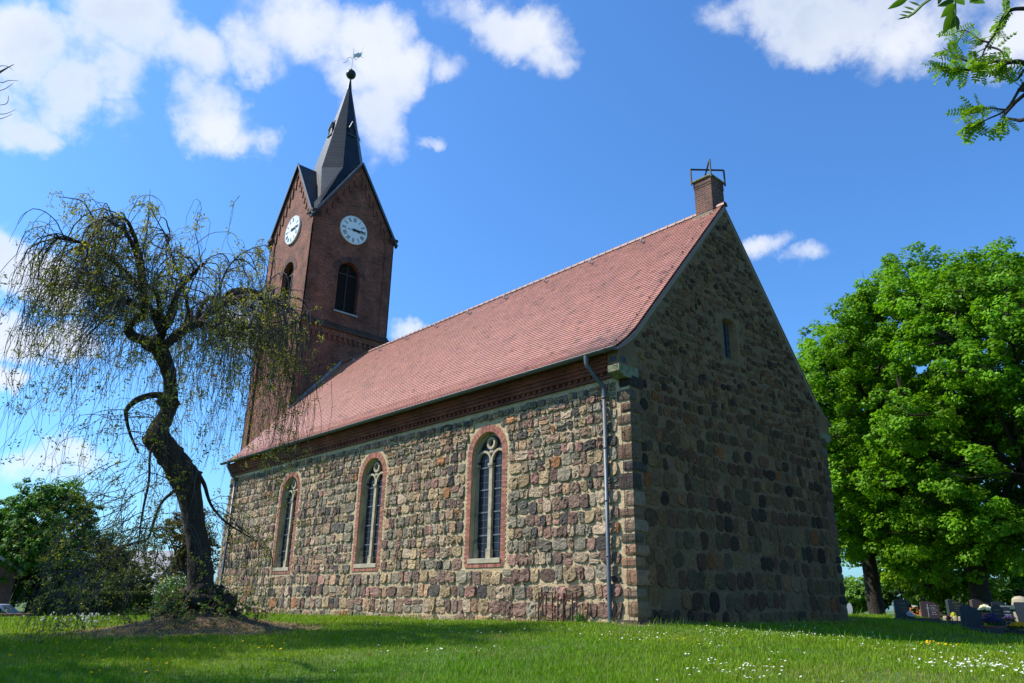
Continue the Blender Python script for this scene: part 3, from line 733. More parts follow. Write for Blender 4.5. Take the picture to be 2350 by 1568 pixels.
PROF = [(-.50, 7.105), (-.11, 7.40), (.38, 7.86), (5.81, 14.06)]
def roof():
    prof = np.array(PROF); seg = np.linalg.norm(np.diff(prof, axis=0), axis=1); S = np.r_[0, np.cumsum(seg)]
    tot = S[-1]; x0, x1 = -CH_L, .07
    body = MB()
    loop = [(p[0], p[1] - .035) for p in PROF] + [(CH_W - p[0], p[1] - .035) for p in PROF[::-1][1:]]
    low = [(CH_W - p[0], p[1] - .12) for p in PROF] + [(p[0], p[1] - .12) for p in PROF[::-1][1:]]
    n = len(loop)
    for xx, fl in ((x1 - .03, False), (x0, True)):
        q = loop + low
        body.poly([q], lambda p: (xx, p[0], p[1]), (.20, .09, .06), flip=fl)
    q = loop + low; n = len(q)
    body.add([(xx, p[0], p[1]) for xx in (x0, x1 - .03) for p in q], [(i, (i + 1) % n, n + (i + 1) % n, n + i) for i in range(n)], (.16, .075, .055))
    rows = int(tot / .158) + 1; tw = .178
    arc = np.array([(-.5, .024), (-.46, .013), (-.25, .003), (0, 0), (.25, .003), (.46, .013), (.5, .024)])
    tiles = MB()
    for side in (0, 1):
        for i in range(rows):
            s0 = i * .158 - .02; s1 = min(s0 + .235, tot)
            if s0 >= tot - .05: break
            xs = np.arange(x0 + (tw / 2 if i % 2 else tw), x1, tw) - (0 if i % 2 else tw / 2)
            if side: xs = xs
            nx = len(xs)
            sl = s0 + np.r_[arc[:, 1]]
            def P(s, off):
                s = np.asarray(s, float)
                y = np.interp(s, S, prof[:, 0]); z = np.interp(s, S, prof[:, 1])
                y = np.where(s < 0, prof[0, 0] + s * .8, y); z = np.where(s < 0, prof[0, 1] + s * .6, z)
                k = np.clip(np.searchsorted(S, s) - 1, 0, len(seg) - 1)
                d = np.diff(prof, axis=0)[k] / seg[k][..., None]
                return y - d[..., 1] * off, z + d[..., 0] * off
            ys, zs = P(sl, .044); yb, zb = P(sl, .010); yt, zt = P(np.array([s1, s1]), .006)
            lx = arc[:, 0] * (tw - .004)
            j = rng.normal(0, .002, (nx, 1)); hz = rng.normal(0, .0012, (nx, 1))
            X = xs[:, None] + np.r_[lx, lx, tw / 2 - .002, -tw / 2 + .002][None] + 0 * j
            X = np.clip(X, x0, x1)
            Y = np.r_[ys, yb, yt][None] + j; Z = np.r_[zs, zb, zt][None] + j * 1.1 + hz
            if side: Y = CH_W - Y
            base = (np.arange(nx) * 16)[:, None]
            top = np.array([0, 1, 2, 3, 4, 5, 6, 14, 15]); top = top if not side else top[::-1]
            ftop = base + top[None]
            e = np.array([(7 + q, 7 + q + 1, q + 1, q) for q in range(6)]); e = e if not side else e[:, ::-1]
            fe = (base[:, :, None] + e[None]).reshape(-1, 4)
            # colour: fired clay, brushed with lichen towards the eaves corner
            c = np.array([.40, .172, .125]) * np.exp(rng.normal(0, .07, (nx, 1))) * np.array([1, 1, 1])
            c = c * np.c_[np.ones(nx), rng.uniform(.95, 1.08, nx), rng.uniform(.93, 1.1, nx)]
            c = c * np.where(rng.random((nx, 1)) < .025, rng.uniform(.5, .75), 1)
            dk = np.clip(1.25 - np.hypot((xs + .9) / 1.7, s0 / 1.5), 0, 1)[:, None] * rng.uniform(.2, .9, (nx, 1))
            c = c * (1 - dk) + np.array([.13, .10, .09]) * dk
            Vv = np.stack([X, Y, Z], -1).reshape(-1, 3); cc = np.repeat(c, 16, 0)
            s_ = tiles.n; tiles.add(Vv, fe, cc); tiles.F.append((ftop + s_, 0))
    o = body.build('roof', M['tile'], church, uv=False)
    tiles.build('tiles', M['tile'], o, uv=False)
    rt = MB(); x = -CH_L + .02
    while x < -1.1:                                               # ridge caps, each lapping the next
        n = 9; th = np.linspace(-.15, math.pi + .15, n)
        for xx, r in ((x, .135), (x + .05, .150), (x + .38, .118)): pass
        rr = [(x, .150), (x + .05, .150), (x + .051, .135), (x + .40, .122)]
        V = [(xx, 5.81 + r * math.cos(t), 14.03 + r * .95 * math.sin(t)) for xx, r in rr for t in th]
        F = [(i * n + j, i * n + j + 1, (i + 1) * n + j + 1, (i + 1) * n + j) for i in range(3) for j in range(n - 1)]
        rt.add(V, F, np.array([.22, .085, .06]) * rng.uniform(.7, 1.15)); x += .385
    for x in (-1.0, -.25):
        th = np.linspace(-.15, math.pi + .15, 9)
    rt.add([(xx, 5.81 + .13 * math.cos(t), 14.03 + .13 * math.sin(t)) for xx in (-.30, .09) for t in np.linspace(-.15, math.pi + .15, 9)],
           [(j, j + 1, 10 + j, 9 + j) for j in range(8)], (.28, .11, .085))
    rt.build('ridge_tiles', M['tile'], o, uv=False)
    hk = MB()
    d = np.array([0, -5.43, -6.20]); d /= np.linalg.norm(d); nn = np.array([0, -.752, .659])
    for x in np.arange(-24.2, -1.6, 2.62):
        b = np.array([x, 5.81, 14.06]) + d * .78 + nn * .05
        t = [b - d * .22, b - d * .05 + nn * .015, b + d * .05 + nn * .10, b - d * .01 + nn * .15, b - d * .07 + nn * .16]
        hk = MB(); hk.tube(t, .026, 6); hk.build('roof_hook', M['lead'], o, smooth=True)
    fl = MB()                                                     # flashing against the tower
    a = np.array([-CH_L + .03, 2.75, 10.62]); b = np.array([-CH_L + .03, 5.80, 14.10])
    fl.beam(a + nn * .05, b + nn * .05, .10, .16)
    fl.build('flashing', M['lead'], o)
roof()

def gutters():
    for side in (0, 1):
        mb = MB(); n = 9; r = .085; yc, zc = -.59, 7.05
        th = np.linspace(math.pi, 2 * math.pi, n)
        xs = [-CH_L - .12] + list(np.arange(-CH_L + 1.2, -.3, 2.0)) + [.03]
        xr = []
        for x in xs[1:-1]: xr += [(x - .021, r), (x - .02, r + .009), (x + .02, r + .009), (x + .021, r)]
        xr = [(xs[0], r)] + xr + [(xs[-1], r)]
        sg = (lambda y: y) if not side else (lambda y: CH_W - y)
        for rr, fl in ((0, 1), (-.006, -1)):
            V = [(x, sg(yc + (q + rr) * math.cos(t)), zc + (q + rr) * math.sin(t)) for x, q in xr for t in th]
            m_ = len(xr)
            F = [(i * n + j, i * n + j + 1, (i + 1) * n + j + 1, (i + 1) * n + j) for i in range(m_ - 1) for j in range(n - 1)]
            mb.add(V, F)
        for x in (xs[0], xs[-1]):
            mb.add([(x, sg(yc + r * math.cos(t)), zc + r * math.sin(t)) for t in th], [(0, i, i + 1) for i in range(1, n - 1)])
        mb.tube([(xs[0], sg(yc - r), zc), (xs[-1], sg(yc - r), zc)], .012, 6)
        mb.build('gutter', M['gutter'], church, smooth=False)
gutters()
def downspouts():
    def catm(P, k=5):
        P = [np.array(p, float) for p in P]; P = [2 * P[0] - P[1]] + P + [2 * P[-1] - P[-2]]; out = []
        for i in range(1, len(P) - 2):
            for t in np.linspace(0, 1, k, endpoint=False):
                out.append(.5 * (2 * P[i] + (P[i + 1] - P[i - 1]) * t + (2 * P[i - 1] - 5 * P[i] + 4 * P[i + 1] - P[i + 2]) * t * t + (-P[i - 1] + 3 * P[i] - 3 * P[i + 1] + P[i + 2]) * t ** 3))
        return out + [P[-2]]
    for x, xg, wy in ((-.78, -1.02, -.14), (-25.75, -25.85, -.14)):
        mb = MB(); zb = gz1(x, -.3) + .02
        P = catm([(xg, -.59, 7.0), (xg, -.585, 6.86), (xg + .01, -.57, 6.74), (xg + (x - xg) * .5, -.36, 6.42), (x, -.17, 6.16), (x, wy, 6.0), (x, wy, 5.8)]) 
        mb.tube(P, .062, 12)
        mb.lathe([(.085, .16), (.085, .08), (.062, -.06)], (xg, -.59, 6.86), 12)
        mb.tube([(x, wy, 5.8), (x, wy, zb + .1), (x, wy - .01, zb + .02), (x, wy - .05, zb - .05)], .058, 12)
        z = 5.85
        while z > .2:
            mb.tube([(x, wy, z - .02), (x, wy, z + .02)], .069, 12); mb.beam((x, wy, z - .06), (x + .02, 0, z - .06), .015, .015); z -= 1.42
        mb.build('downspout', M['zinc'], church, smooth=True)
    lc = MB()                                                     # lightning conductor
    d = np.array([0, -5.43, -6.20]); d /= np.linalg.norm(d); nn = np.array([0, -.752, .659])
    lc.tube([(-.3, 5.60, 13.85), (-.28, .38, 7.93), (-.28, -.1, 7.47), (-.28, -.52, 7.20), (-.28, -.70, 7.08), (-.27, -.68, 6.9), (-.26, -.1, 6.25), (-.24, -.085, 5.9), (-.20, -.085, .0)], .008, 5)
    for s in np.arange(.6, 8.0, .98):
        b = np.array([-.28, 5.81, 14.06]) + d * s + nn * .05; lc.tube([b - nn * .02, b + nn * .05], .02, 6)
    lc.tube([(-CH_L + .2, 5.55, 13.88), (-1.0, 5.55, 13.88)], .007, 4)
    for z in np.arange(.8, 6, 1.0): lc.tube([(-.22, 0, z), (-.22, -.11, z)], .014, 5)
    lc.build('lightning_conductor', M['iron'], church)
downspouts()

def chimney():
    x0, x1, y0, y1, zt = -1.02, -.30, 5.60, 6.42, 15.32
    mb = MB(); mb.box(x0, x1, y0, y1, 13.4, zt - .30); mb.box(x0 - .015, x1 + .015, y0 - .015, y1 + .015, zt - .30, zt)
    ch = mb.build('chimney', brick('chimney_brick', (.17, .062, .045), (.085, .036, .028), (.24, .17, .12), rh=.08, bw=.26, darkamt=.3), church)
    c = MB(); c.box(x0 - .07, x1 + .07, y0 - .07, y1 + .07, zt, zt + .07); bevel(c.build('cap', M['mossy'], ch), .012)
    b = MB(); zc = zt + .60
    for (ax, ay), (bx, by) in (((x0 - .06, y0 - .06), (x1 + .06, y1 + .06)), ((x1 + .06, y0 - .06), (x0 - .06, y1 + .06))):
        P = [(ax, ay, zt - .08), (ax, ay, zc), (bx, by, zc), (bx, by, zt - .08)]
        for i in range(3):
            b.beam(P[i], P[i + 1], .05, .05)
        zc += .052
    b.tube([(x0 - .03, y0 - .02, zt - .22), (x1 + .02, y0 - .02, zt - .22)], .012, 5)
    b.build('bracket', M['iron'], ch)
    f = MB(); f.box(x0 - .06, x1 + .05, y0 - .09, y0, 13.72, 13.86); f.build('flashing', M['plaster'], ch)
chimney()

# ------------------------------------------------------------ tower
TX1, TX0 = -CH_L, -CH_L - 6.03; TY0, TY1 = 2.80, 8.83
TCX, TCY = (TX0 + TX1) / 2, (TY0 + TY1) / 2
def tower():
    HW = 3.015; zs, zsp, zap = 16.05, 23.30, 28.15
    # faces: east (+x), south (-y), north (+y), west (-x)
    def face(fi, a, b, d):
        """a across (-HW..HW, left to right seen from outside), b height, d proud of the tower's outer plane"""
        r = HW + d
        return {0: (TCX + a, TCY - r, b), 1: (TCX + r, TCY + a, b), 2: (TCX - a, TCY + r, b), 3: (TCX - r, TCY - a, b)}[fi]
    core = MB(); dr = -.07
    bw, bs, bz0 = .78, 20.10, 17.40
    for fi in range(4):
        cx_ = {0: .20, 1: -.08}.get(fi, 0)
        up = [(-HW + .0, zs), (HW, zs), (HW, zsp), (0, zap), (-HW, zsp)]
        hole = arch_loop(cx_, bz0, bs, bw)
        inset = [(-HW, zs), (HW, zs), (HW, zsp - .1), (0, zap - .1), (-HW, zsp - .1)]
        core.poly([inset, hole], lambda p: face(fi, p[0], p[1], dr))
        n = len(hole); core.add([face(fi, p[0], p[1], d) for d in (dr, dr - .42) for p in hole], [(i, n + i, n + (i + 1) % n, (i + 1) % n) for i in range(n)])
        core.poly([[(-HW, -1.5), (HW, -1.5), (HW, zs), (-HW, zs)]], lambda p: face(fi, p[0], p[1], dr + .02))
        # corner strips, upper and lower stage
        for s in (-1, 1):
            a0, a1 = sorted((s * (HW - .62), s * HW)); core.prism([(a0, zs + .4), (a1, zs + .4), (a1, zsp + .25), (a0, zsp + .05)], lambda a, b, d: face(fi, a, b, d), dr + .001, 0)
            a0, a1 = sorted((s * (HW - .66), s * (HW + .06))); core.prism([(a0, -1), (a1, -1), (a1, zs), (a0, zs)], lambda a, b, d: face(fi, a, b, d), dr + .021, .06)
        # raking band with hanging teeth
        sl = (zap - zsp) / HW
        for s in (-1, 1):
            core.prism([(0, zap - .03), (s * HW, zsp - .03), (s * HW, zsp - .65), (0, zap - .65)], lambda a, b, d: face(fi, a, b, d), dr + .001, .01)
            for k in range(7):
                a = s * (.28 + k * .345); top = zap - abs(a) * sl - .6
                ln = .62
                core.prism([(a - .085, top), (a + .085, top), (a + .085, top - ln), (a - .085, top - ln)], lambda a, b, d: face(fi, a, b, d), dr + .0005, .008)
        # panel frieze below the string course
        core.prism([(-HW + .66, zs), (HW - .66, zs), (HW - .66, zs - .35), (-HW + .66, zs - .35)], lambda a, b, d: face(fi, a, b, d), dr + .022, .055)
        for a in np.arange(-HW + .78, HW - .75, .36):
            core.prism([(a, zs - .349), (a + .18, zs - .349), (a + .18, zs - .62), (a + .09, zs - .68), (a, zs - .62)], lambda a, b, d: face(fi, a, b, d), dr + .022, .045)
    tw = core.build('tower', M['tower'], church, recalc=False)
    sc = MB()
    for z0, z1, e in ((zs, zs + .14, .20), (zs + .14, zs + .28, .13), (zs + .28, zs + .42, .06)):
        sc.box(TX0 - e, TX1 + e, TY0 - e, TY1 + e, z0, z1)
    sc.build('string_course', M['towerdark'], tw)
    for sx in (-1, 1):                                           # shoulder blocks under the gable feet
        for sy in (-1, 1):
            sc = MB()
            for z0, z1, e in ((zsp - .05, zsp + .12, .10), (zsp + .12, zsp + .30, .20)):
                cx_, cy_ = TCX + sx * HW, TCY + sy * HW
                sc.box(cx_ - (.45 if sx > 0 else e), cx_ + (e if sx > 0 else .45), cy_ - (.45 if sy > 0 else e), cy_ + (e if sy > 0 else .45), z0, z1)
            sc.build('gable_shoulder', M['towerdark'], tw)
    for fi in range(4):
        ring = MB()
        cx_ = {0: .20, 1: -.08}.get(fi, 0); n = 34
        for i in range(n):
            t0, t1 = math.pi * (i + .05) / n, math.pi * (i + .95) / n
            lp = [(cx_ + r * math.cos(t), bs + r * math.sin(t)) for r, t in ((bw, t0), (bw + .36, t0), (bw + .36, t1), (bw, t1))]
            ring.prism(lp, lambda a, b, d: face(fi, a, b, d), dr + .001, dr + .02, np.array((.11, .05, .038)) * rng.uniform(.55, 1.2))
        ring.build('arch_bricks', M['redbrick'], tw, recalc=True)
    slit = MB(); slit.prism([(-.32, 12.25), (-.02, 12.25), (-.02, 13.55), (-.17, 13.68), (-.32, 13.55)], lambda a, b, d: face(0, a, b, d), dr + .022, dr + .024)
    slit.build('slit_window', M['black'], tw)
    # belfry openings
    for fi in range(4):
        cx_ = {0: .20, 1: -.08}.get(fi, 0); g = lambda a, b, d=0: face(fi, a, b, d)
        w = empty('belfry_window', (0, 0, 0), parent=church)
        f = MB()
        for a in (cx_ - bw + .04, cx_, cx_ + bw - .04):
            f.prism([(a - .045, bz0), (a + .045, bz0), (a + .045, bs + (.7 if a == cx_ else .02)), (a - .045, bs + (.7 if a == cx_ else .02))], g, dr - .37, dr - .28)
        f.prism([(cx_ - bw, bs - .06), (cx_ + bw, bs - .06), (cx_ + bw, bs + .06), (cx_ - bw, bs + .06)], g, dr - .365, dr - .27)
        f.build('frame', M['louvre'], w)
        lv = MB()
        for z in np.arange(bz0 + .05, bs + .72, .115):
            hw = bw if z < bs else math.sqrt(max(bw ** 2 - (z - bs) ** 2, 0.01))
            V = [g(cx_ - hw, z, dr - .30), g(cx_ + hw, z, dr - .30), g(cx_ + hw, z + .10, dr - .39), g(cx_ - hw, z + .10, dr - .39)]
            lv.add(V, [(0, 1, 2, 3)])
        lv.poly([arch_loop(cx_, bz0, bs, bw)], lambda p: g(p[0], p[1], dr - .41))
        lv.build('louvres', M['louvre'], w)
        s_ = MB(); s_.prism([(cx_ - bw - .06, bz0 - .10), (cx_ + bw + .06, bz0 - .10), (cx_ + bw + .06, bz0), (cx_ - bw - .06, bz0)], g, dr - .25, .03)
        s_.build('sill', M['lead'], w, recalc=True)
    # clocks on the two faces in view (and the two behind)
    for fi in range(4):
        cx_ = {0: .22, 1: -.12}.get(fi, 0); zc = 23.19; R_ = .99
        g = lambda a, b, d: face(fi, cx_ + a, zc + b, d)
        ck = empty('clock', (0, 0, 0), parent=church)
        m_ = MB(); lp = [(R_ * math.cos(t), R_ * math.sin(t)) for t in np.linspace(0, 2 * math.pi, 48, endpoint=False)]
        m_.prism(lp, g, dr + .01, .05); m_.build('dial', M['clockface'], ck, recalc=True)
        nm = MB(); d0, d1 = .051, .056
        def stroke(ang, r0, r1, t0, t1, w):      # a bar from (r0,t0) to (r1,t1); t = sideways shift
            rad = np.array([math.sin(ang), math.cos(ang)]); tan = np.array([math.cos(ang), -math.sin(ang)])
            a = rad * r0 + tan * t0; b = rad * r1 + tan * t1; q = (b - a); ln = np.linalg.norm(q); q = q / ln; p = np.array([-q[1], q[0]]) * w / 2
            nm.prism([tuple(a - p), tuple(b - p), tuple(b + p), tuple(a + p)], g, d0, d1)
        NUM = {1: 'I', 2: 'II', 3: 'III', 4: 'IIII', 5: 'V', 6: 'VI', 7: 'VII', 8: 'VIII', 9: 'IX', 10: 'X', 11: 'XI', 12: 'XII'}
        wd = {'I': .062, 'V': .115, 'X': .115}
        for h, s in NUM.items():
            ang = h * math.pi / 6; tw_ = sum(wd[c] for c in s); t = -tw_ / 2
            for c in s:
                w_ = wd[c]; m2 = t + w_ / 2
                if c == 'I': stroke(ang, .60, .85, m2, m2, .034)
                elif c == 'V': stroke(ang, .60, .85, m2, m2 - .04, .038); stroke(ang, .60, .85, m2, m2 + .045, .018)
                else: stroke(ang, .60, .85, m2 + .045, m2 - .045, .038); stroke(ang, .60, .85, m2 - .045, m2 + .045, .018)
                t += w_
            stroke(ang, .597, .612, -tw_ / 2, tw_ / 2, .012); stroke(ang, .838, .853, -tw_ / 2, tw_ / 2, .012)
        for k in range(60):
            a = k * math.pi / 30; r0 = .905; w_ = .028
            stroke(a, r0, r0 + .03, 0, 0, w_)
        nm.build('numerals', M['black'], ck, recalc=True)
        hd = MB()
        for ang, ln, w0, back, dd in ((math.radians(84), .90, .075, .16, .085), (math.radians(97), .60, .10, .14, .07)):
            rad = np.array([math.sin(ang), math.cos(ang)]); tan = np.array([rad[1], -rad[0]])
            P = [rad * -back - tan * w0 * .35, rad * 0 - tan * w0 * .9, rad * ln * .5 - tan * w0 * .42, rad * ln * .62 - tan * w0 * .85, rad * ln * .74 - tan * w0 * .3, rad * ln,
                 rad * ln * .74 + tan * w0 * .3, rad * ln * .62 + tan * w0 * .85, rad * ln * .5 + tan * w0 * .42, rad * 0 + tan * w0 * .9, rad * -back + tan * w0 * .35]
            hd.prism([tuple(p) for p in P], g, dd, dd + .008)
            if ln > .7:
                a = rad * -.42; hd.prism([tuple(a - tan * .012), tuple(rad * -.1 - tan * .012), tuple(rad * -.1 + tan * .012), tuple(a + tan * .012)], g, dd, dd + .006)
                hd.prism([tuple(a + np.array([math.cos(q), math.sin(q)]) * .035) for q in np.linspace(0, 2 * math.pi, 10, endpoint=False)], g, dd + .001, dd + .007)
        hd.prism([(.09 * math.cos(q), .09 * math.sin(q)) for q in np.linspace(0, 2 * math.pi, 16, endpoint=False)], g, .056, .10)
        hd.build('hands', M['black'], ck, recalc=True)
    # ---- spire
    sp = MB(); zt, zb = 36.1, zap + .12; rt_, rb = .16, 1.78
    c8 = lambda r, z: [(TCX + r / math.cos(math.pi / 8) * math.cos(math.pi / 8 + k * math.pi / 4), TCY + r / math.cos(math.pi / 8) * math.sin(math.pi / 8 + k * math.pi / 4), z) for k in range(8)]
    zl = zsp - .3; rl = rb + (zb - zl) * (rb - rt_) / (zt - zb)
    V = c8(rt_, zt) + c8(rb, zb) + c8(rl, zl)
    sp.add(V, [(8 + k, 8 + (k + 1) % 8, (k + 1) % 8, k) for k in range(8)] + [(16 + k, 16 + (k + 1) % 8, 8 + (k + 1) % 8, 8 + k) for k in range(8)])
    for k in (0, 2, 4, 6):                                          # broach facets reaching down to the corners
        pass
    dz = 3.97; m_ = (2 * (HW + .02) - 2.517) / 4.72
    for q in range(4):                                              # flared lower part: hips spread toward the tower corners
        ca, sa = math.cos(q * math.pi / 2), math.sin(q * math.pi / 2)
        W_ = lambda x, y, z: (TCX + x * ca - y * sa, TCY + x * sa + y * ca, z)
        xa, ya = 1.78 + .208 * dz, .737 + (m_ - .208) * dz; zz = zb - dz
        c_ = [W_(1.78, -.737, zb), W_(1.78, .737, zb), W_(xa, ya, zz), W_(xa, -ya, zz), W_(xa, ya, zz - 1.0), W_(xa, -ya, zz - 1.0)]
        sp.add(c_, [(0, 3, 2, 1)][::-1] + [(3, 5, 4, 2)])
        sp.add([W_(1.78, .737, zb), W_(.737, 1.78, zb), W_(ya, xa, zz), W_(xa, ya, zz), W_(HW + .02, HW + .02, zsp + .25)], [(0, 3, 2, 1)]); s_ = sp.n - 5; sp.F.append((np.array([[s_ + 3, s_ + 4, s_ + 2]]), 0))
    for k in range(8):
        if False:
            a = math.pi / 4 + (k // 2) * math.pi / 2
            tip = (TCX + math.copysign(HW + .02, math.cos(a)), TCY + math.copysign(HW + .02, math.sin(a)), zsp + .25)
            i0, i1 = 8 + k, 8 + (k + 1) % 8
            sp.add([V[i0], V[i1], tip], [(0, 2, 1)])
    spire = sp.build('spire', M['slate'], church)
    gr = MB(); e = .14; hw = HW + .20; zr = zap + .13; ze = zsp + .13 - (hw - HW) * 0 ; sl = (zap - zsp) / HW
    ze = zr - sl * hw
    for fi in range(4):
        gr = MB(); f = lambda a, b, r: {0: (TCX + a, TCY - r, b), 1: (TCX + r, TCY + a, b), 2: (TCX - a, TCY + r, b), 3: (TCX - r, TCY - a, b)}[fi]
        ro = HW + e
        for s in (-1, 1):
            hi = HW - .10; A, B = f(0, zr, ro), f(s * hw, ze, ro); Cc, D = f(0, zr, .3), f(s * hi, zr - sl * hi, .3)
            E1, E2, E3_ = f(s * hi, zr - sl * hi, ro), f(s * hi, zr - sl * hi, HW - .1), f(s * hw, ze, HW - .1)
            th_ = .07
            for Q in ([A, E1, D, Cc], [E1, B, E3_, E2]):
                lowq = [(q[0], q[1], q[2] - th_) for q in Q]
                gr.add(Q + lowq, [(0, 1, 2, 3) if s > 0 else (3, 2, 1, 0), (7, 6, 5, 4) if s > 0 else (4, 5, 6, 7), (0, 4, 5, 1), (1, 5, 6, 2)])
        gr.build('gable_roof', M['slate'], spire, recalc=True)
    for fi in range(4):
        vg = MB()
        f = lambda a, b, r: {0: (TCX + a, TCY - r, b), 1: (TCX + r, TCY + a, b), 2: (TCX - a, TCY + r, b), 3: (TCX - r, TCY - a, b)}[fi]
        for s in (-1, 1): vg.beam(f(0, zr + .02, HW + e + .01), f(s * hw, ze + .02, HW + e + .01), .05, .13)
        vg.build('verge_trim', M['zinc'], spire)
    cap = MB(); cap.lathe([(.19, 35.9), (.17, 36.2), (.07, 37.0), (.07, 37.05), (.10, 37.12)], (TCX, TCY, 0), 10)
    th = np.linspace(-math.pi / 2, math.pi / 2, 14)
    cap.lathe([(max(.37 * math.cos(t), .01), 37.50 + .37 * math.sin(t)) for t in th], (TCX, TCY, 0), 22)
    cap.lathe([(.11, 37.84), (.09, 37.92), (.02, 38.05)], (TCX, TCY, 0), 10)
    cap.build('finial_ball', M['copper'], spire, smooth=True)
    va = MB(); T = np.array([TCX, TCY, 0.]); hd_ = np.array([.75, .66, 0]); up = np.array([0, 0, 1.])
    va.tube([T + up * 37.9, T + up * 39.95], .022, 6)
    q = lambda a, z: T + hd_ * a + up * z
    def pl(loop):
        sd = np.array([-.66, .75, 0]) * .012
        va.prism(loop, lambda a, b, d: tuple(T + hd_ * a + up * b + sd * d), -1, 1)
    pl([(.06, 39.0), (.30, 39.10), (.42, 38.98), (.62, 39.14), (.66, 39.52), (.50, 39.40), (.40, 39.50), (.18, 39.36), (.06, 39.42)])
    va.tube([q(.62, 39.1), q(.72, 39.5), q(.70, 39.85), q(.80, 40.15)], .014, 5)
    va.tube([q(.0, 38.95), q(-.2, 39.12), q(-.42, 39.02), q(-.36, 38.78), q(-.50, 38.66), q(-.70, 38.62)], .02, 5)
    va.tube([q(.62, 39.1), q(.78, 39.0), q(.74, 38.86)], .02, 5); va.tube([q(.1, 39.0), q(.22, 38.82), q(.34, 38.92)], .016, 5)
    va.build('weather_vane', M['vane'], spire)
    for ang in (0, -math.pi / 2, math.pi / 2, math.pi):                 # little gabled vents in the spire
        rot = Matrix.Rotation(ang, 4, 'Z'); dm = MB(); z0 = 31.55
        rz_ = lambda z: rb + (zb - z) * (rb - rt_) / (zt - zb)
        F_ = lambda x, y, z: tuple(np.array(rot @ Vector((x, y, z))) + np.array([TCX, TCY, 0]))
        r0 = rz_(z0) + .03
        A, B, T_ = (r0, -.24, z0), (r0, .24, z0), (r0 - .10, 0, z0 + 1.15)
        A2, B2 = (r0 - .02, -.24, z0 + .62), (r0 - .02, .24, z0 + .62)
        Cb = (rz_(z0 + 1.5) + .01, 0, z0 + 1.5)
        Ain, Bin = (rz_(z0 + .62) - .05, -.24, z0 + .62), (rz_(z0 + .62) - .05, .24, z0 + .62)
        dm.add([F_(*p) for p in (A, B, B2, T_, A2, Ain, Bin, Cb)], [(4, 3, 7, 5)], mi=0)
        dm.add([F_(*p) for p in (B2, T_, Cb, Bin)], [(0, 3, 2, 1)], mi=0)
        dm.add([F_(*p) for p in (A, A2, Ain, (r0 - .08, -.24, z0))], [(0, 1, 2, 3)], mi=0)
        dm.add([F_(*p) for p in (B, B2, Bin, (r0 - .08, .24, z0))], [(0, 3, 2, 1)], mi=0)
        dm.add([F_(r0 - .03, -.22, z0), F_(r0 - .03, .22, z0), F_(r0 - .05, .22, z0 + .6), F_(r0 - .11, 0, z0 + 1.1), F_(r0 - .05, -.22, z0 + .6)], [(0, 1, 2, 3, 4)], mi=1)
        dm.beam(F_(r0 + .04, -.27, z0 + .5), F_(r0 - .06, 0, z0 + 1.2), .06, .04, mi=2); dm.beam(F_(r0 + .04, .27, z0 + .5), F_(r0 - .06, 0, z0 + 1.2), .06, .04, mi=2)
        dm.beam(F_(r0 + .02, -.30, z0 - .03), F_(r0 + .02, .30, z0 - .03), .10, .05, mi=2)
        dm.build('spire_vent', [M['slate'], M['black'], M['zinc']], spire)
tower()

# ------------------------------------------------------------ rusty grille and plants at the wall
def rack():
    x0, x1, y0, y1 = -2.92, -1.62, -.62, -.12
    zb = gz1(-2.3, -.4) - .03
    t = empty('iron_rack', (-2.3, -.4, zb)); mb = MB()
    P = lambda x, y, z: (x + 2.3, y + .4, z)
    def bar(a, b, w=.045, h=.02): mb.beam(P(*a), P(*b), w, h)
    for x in (-2.9, -2.62, -2.18, -1.98, -1.66):
        bar((x, -.60, 0), (x + .02, -.60, .78)); 
    for x in (-2.8, -2.35, -1.9): bar((x, -.16, 0), (x, -.16, .80))
    for z in (.06, .42, .76):
        bar((-2.92, -.60, z + .03), (-2.62, -.16, z + .03)); bar((-2.62, -.61, z), (-1.95, -.60, z - .06)); bar((-1.98, -.60, z - .08), (-1.66, -.16, z + .1)); bar((-2.92, -.60, z), (-2.62, -.60, z + .05))
    bar((-2.62, -.62, .78), (-2.9, -.60, .42)); bar((-2.62, -.62, .45), (-1.98, -.61, .12), .05); bar((-1.95, -.60, .5), (-1.66, -.58, .78))
    bar((-2.5, -.16, .1), (-2.2, -.16, .75)); bar((-1.98, -.5, .0), (-1.75, -.2, .5))
    mb.build('frame', M['rust'], t)
    tag(t, 'rusty flat-iron rack standing against the fieldstone wall left of the near downspout', 'iron rack')
rack()

# ------------------------------------------------------------ foliage tools
def leaf_quads(mb, P, size, col, up=None, fold=.25, aspect=.62, colvar=.18, jit=.8):
    """diamond-shaped leaves at P; up = preferred normals"""
    n = len(P); nrm = rng.normal(0, 1, (n, 3)) * jit
    nrm += (np.array([0, 0, 1.]) if up is None else up)
    nrm /= np.linalg.norm(nrm, axis=1)[:, None] + 1e-9
    a = rng.normal(0, 1, (n, 3)); a -= nrm * (a * nrm).sum(1)[:, None]; a /= np.linalg.norm(a, axis=1)[:, None] + 1e-9
    b = np.cross(nrm, a); s = (np.asarray(size) * rng.uniform(.7, 1.25, n))[:, None]
    V = np.stack([P - a * s * .5, P + b * s * aspect * .5 - nrm * s * fold * .3, P + a * s * .5 - nrm * s * .08, P - b * s * aspect * .5 - nrm * s * fold * .3], 1).reshape(-1, 3)
    F = np.arange(n * 4).reshape(n, 4)
    c = np.asarray(col, float); c = np.broadcast_to(c, (n, 3)) * np.exp(rng.normal(0, colvar, (n, 1)))
    mb.add(V, F, np.repeat(c, 4, 0))
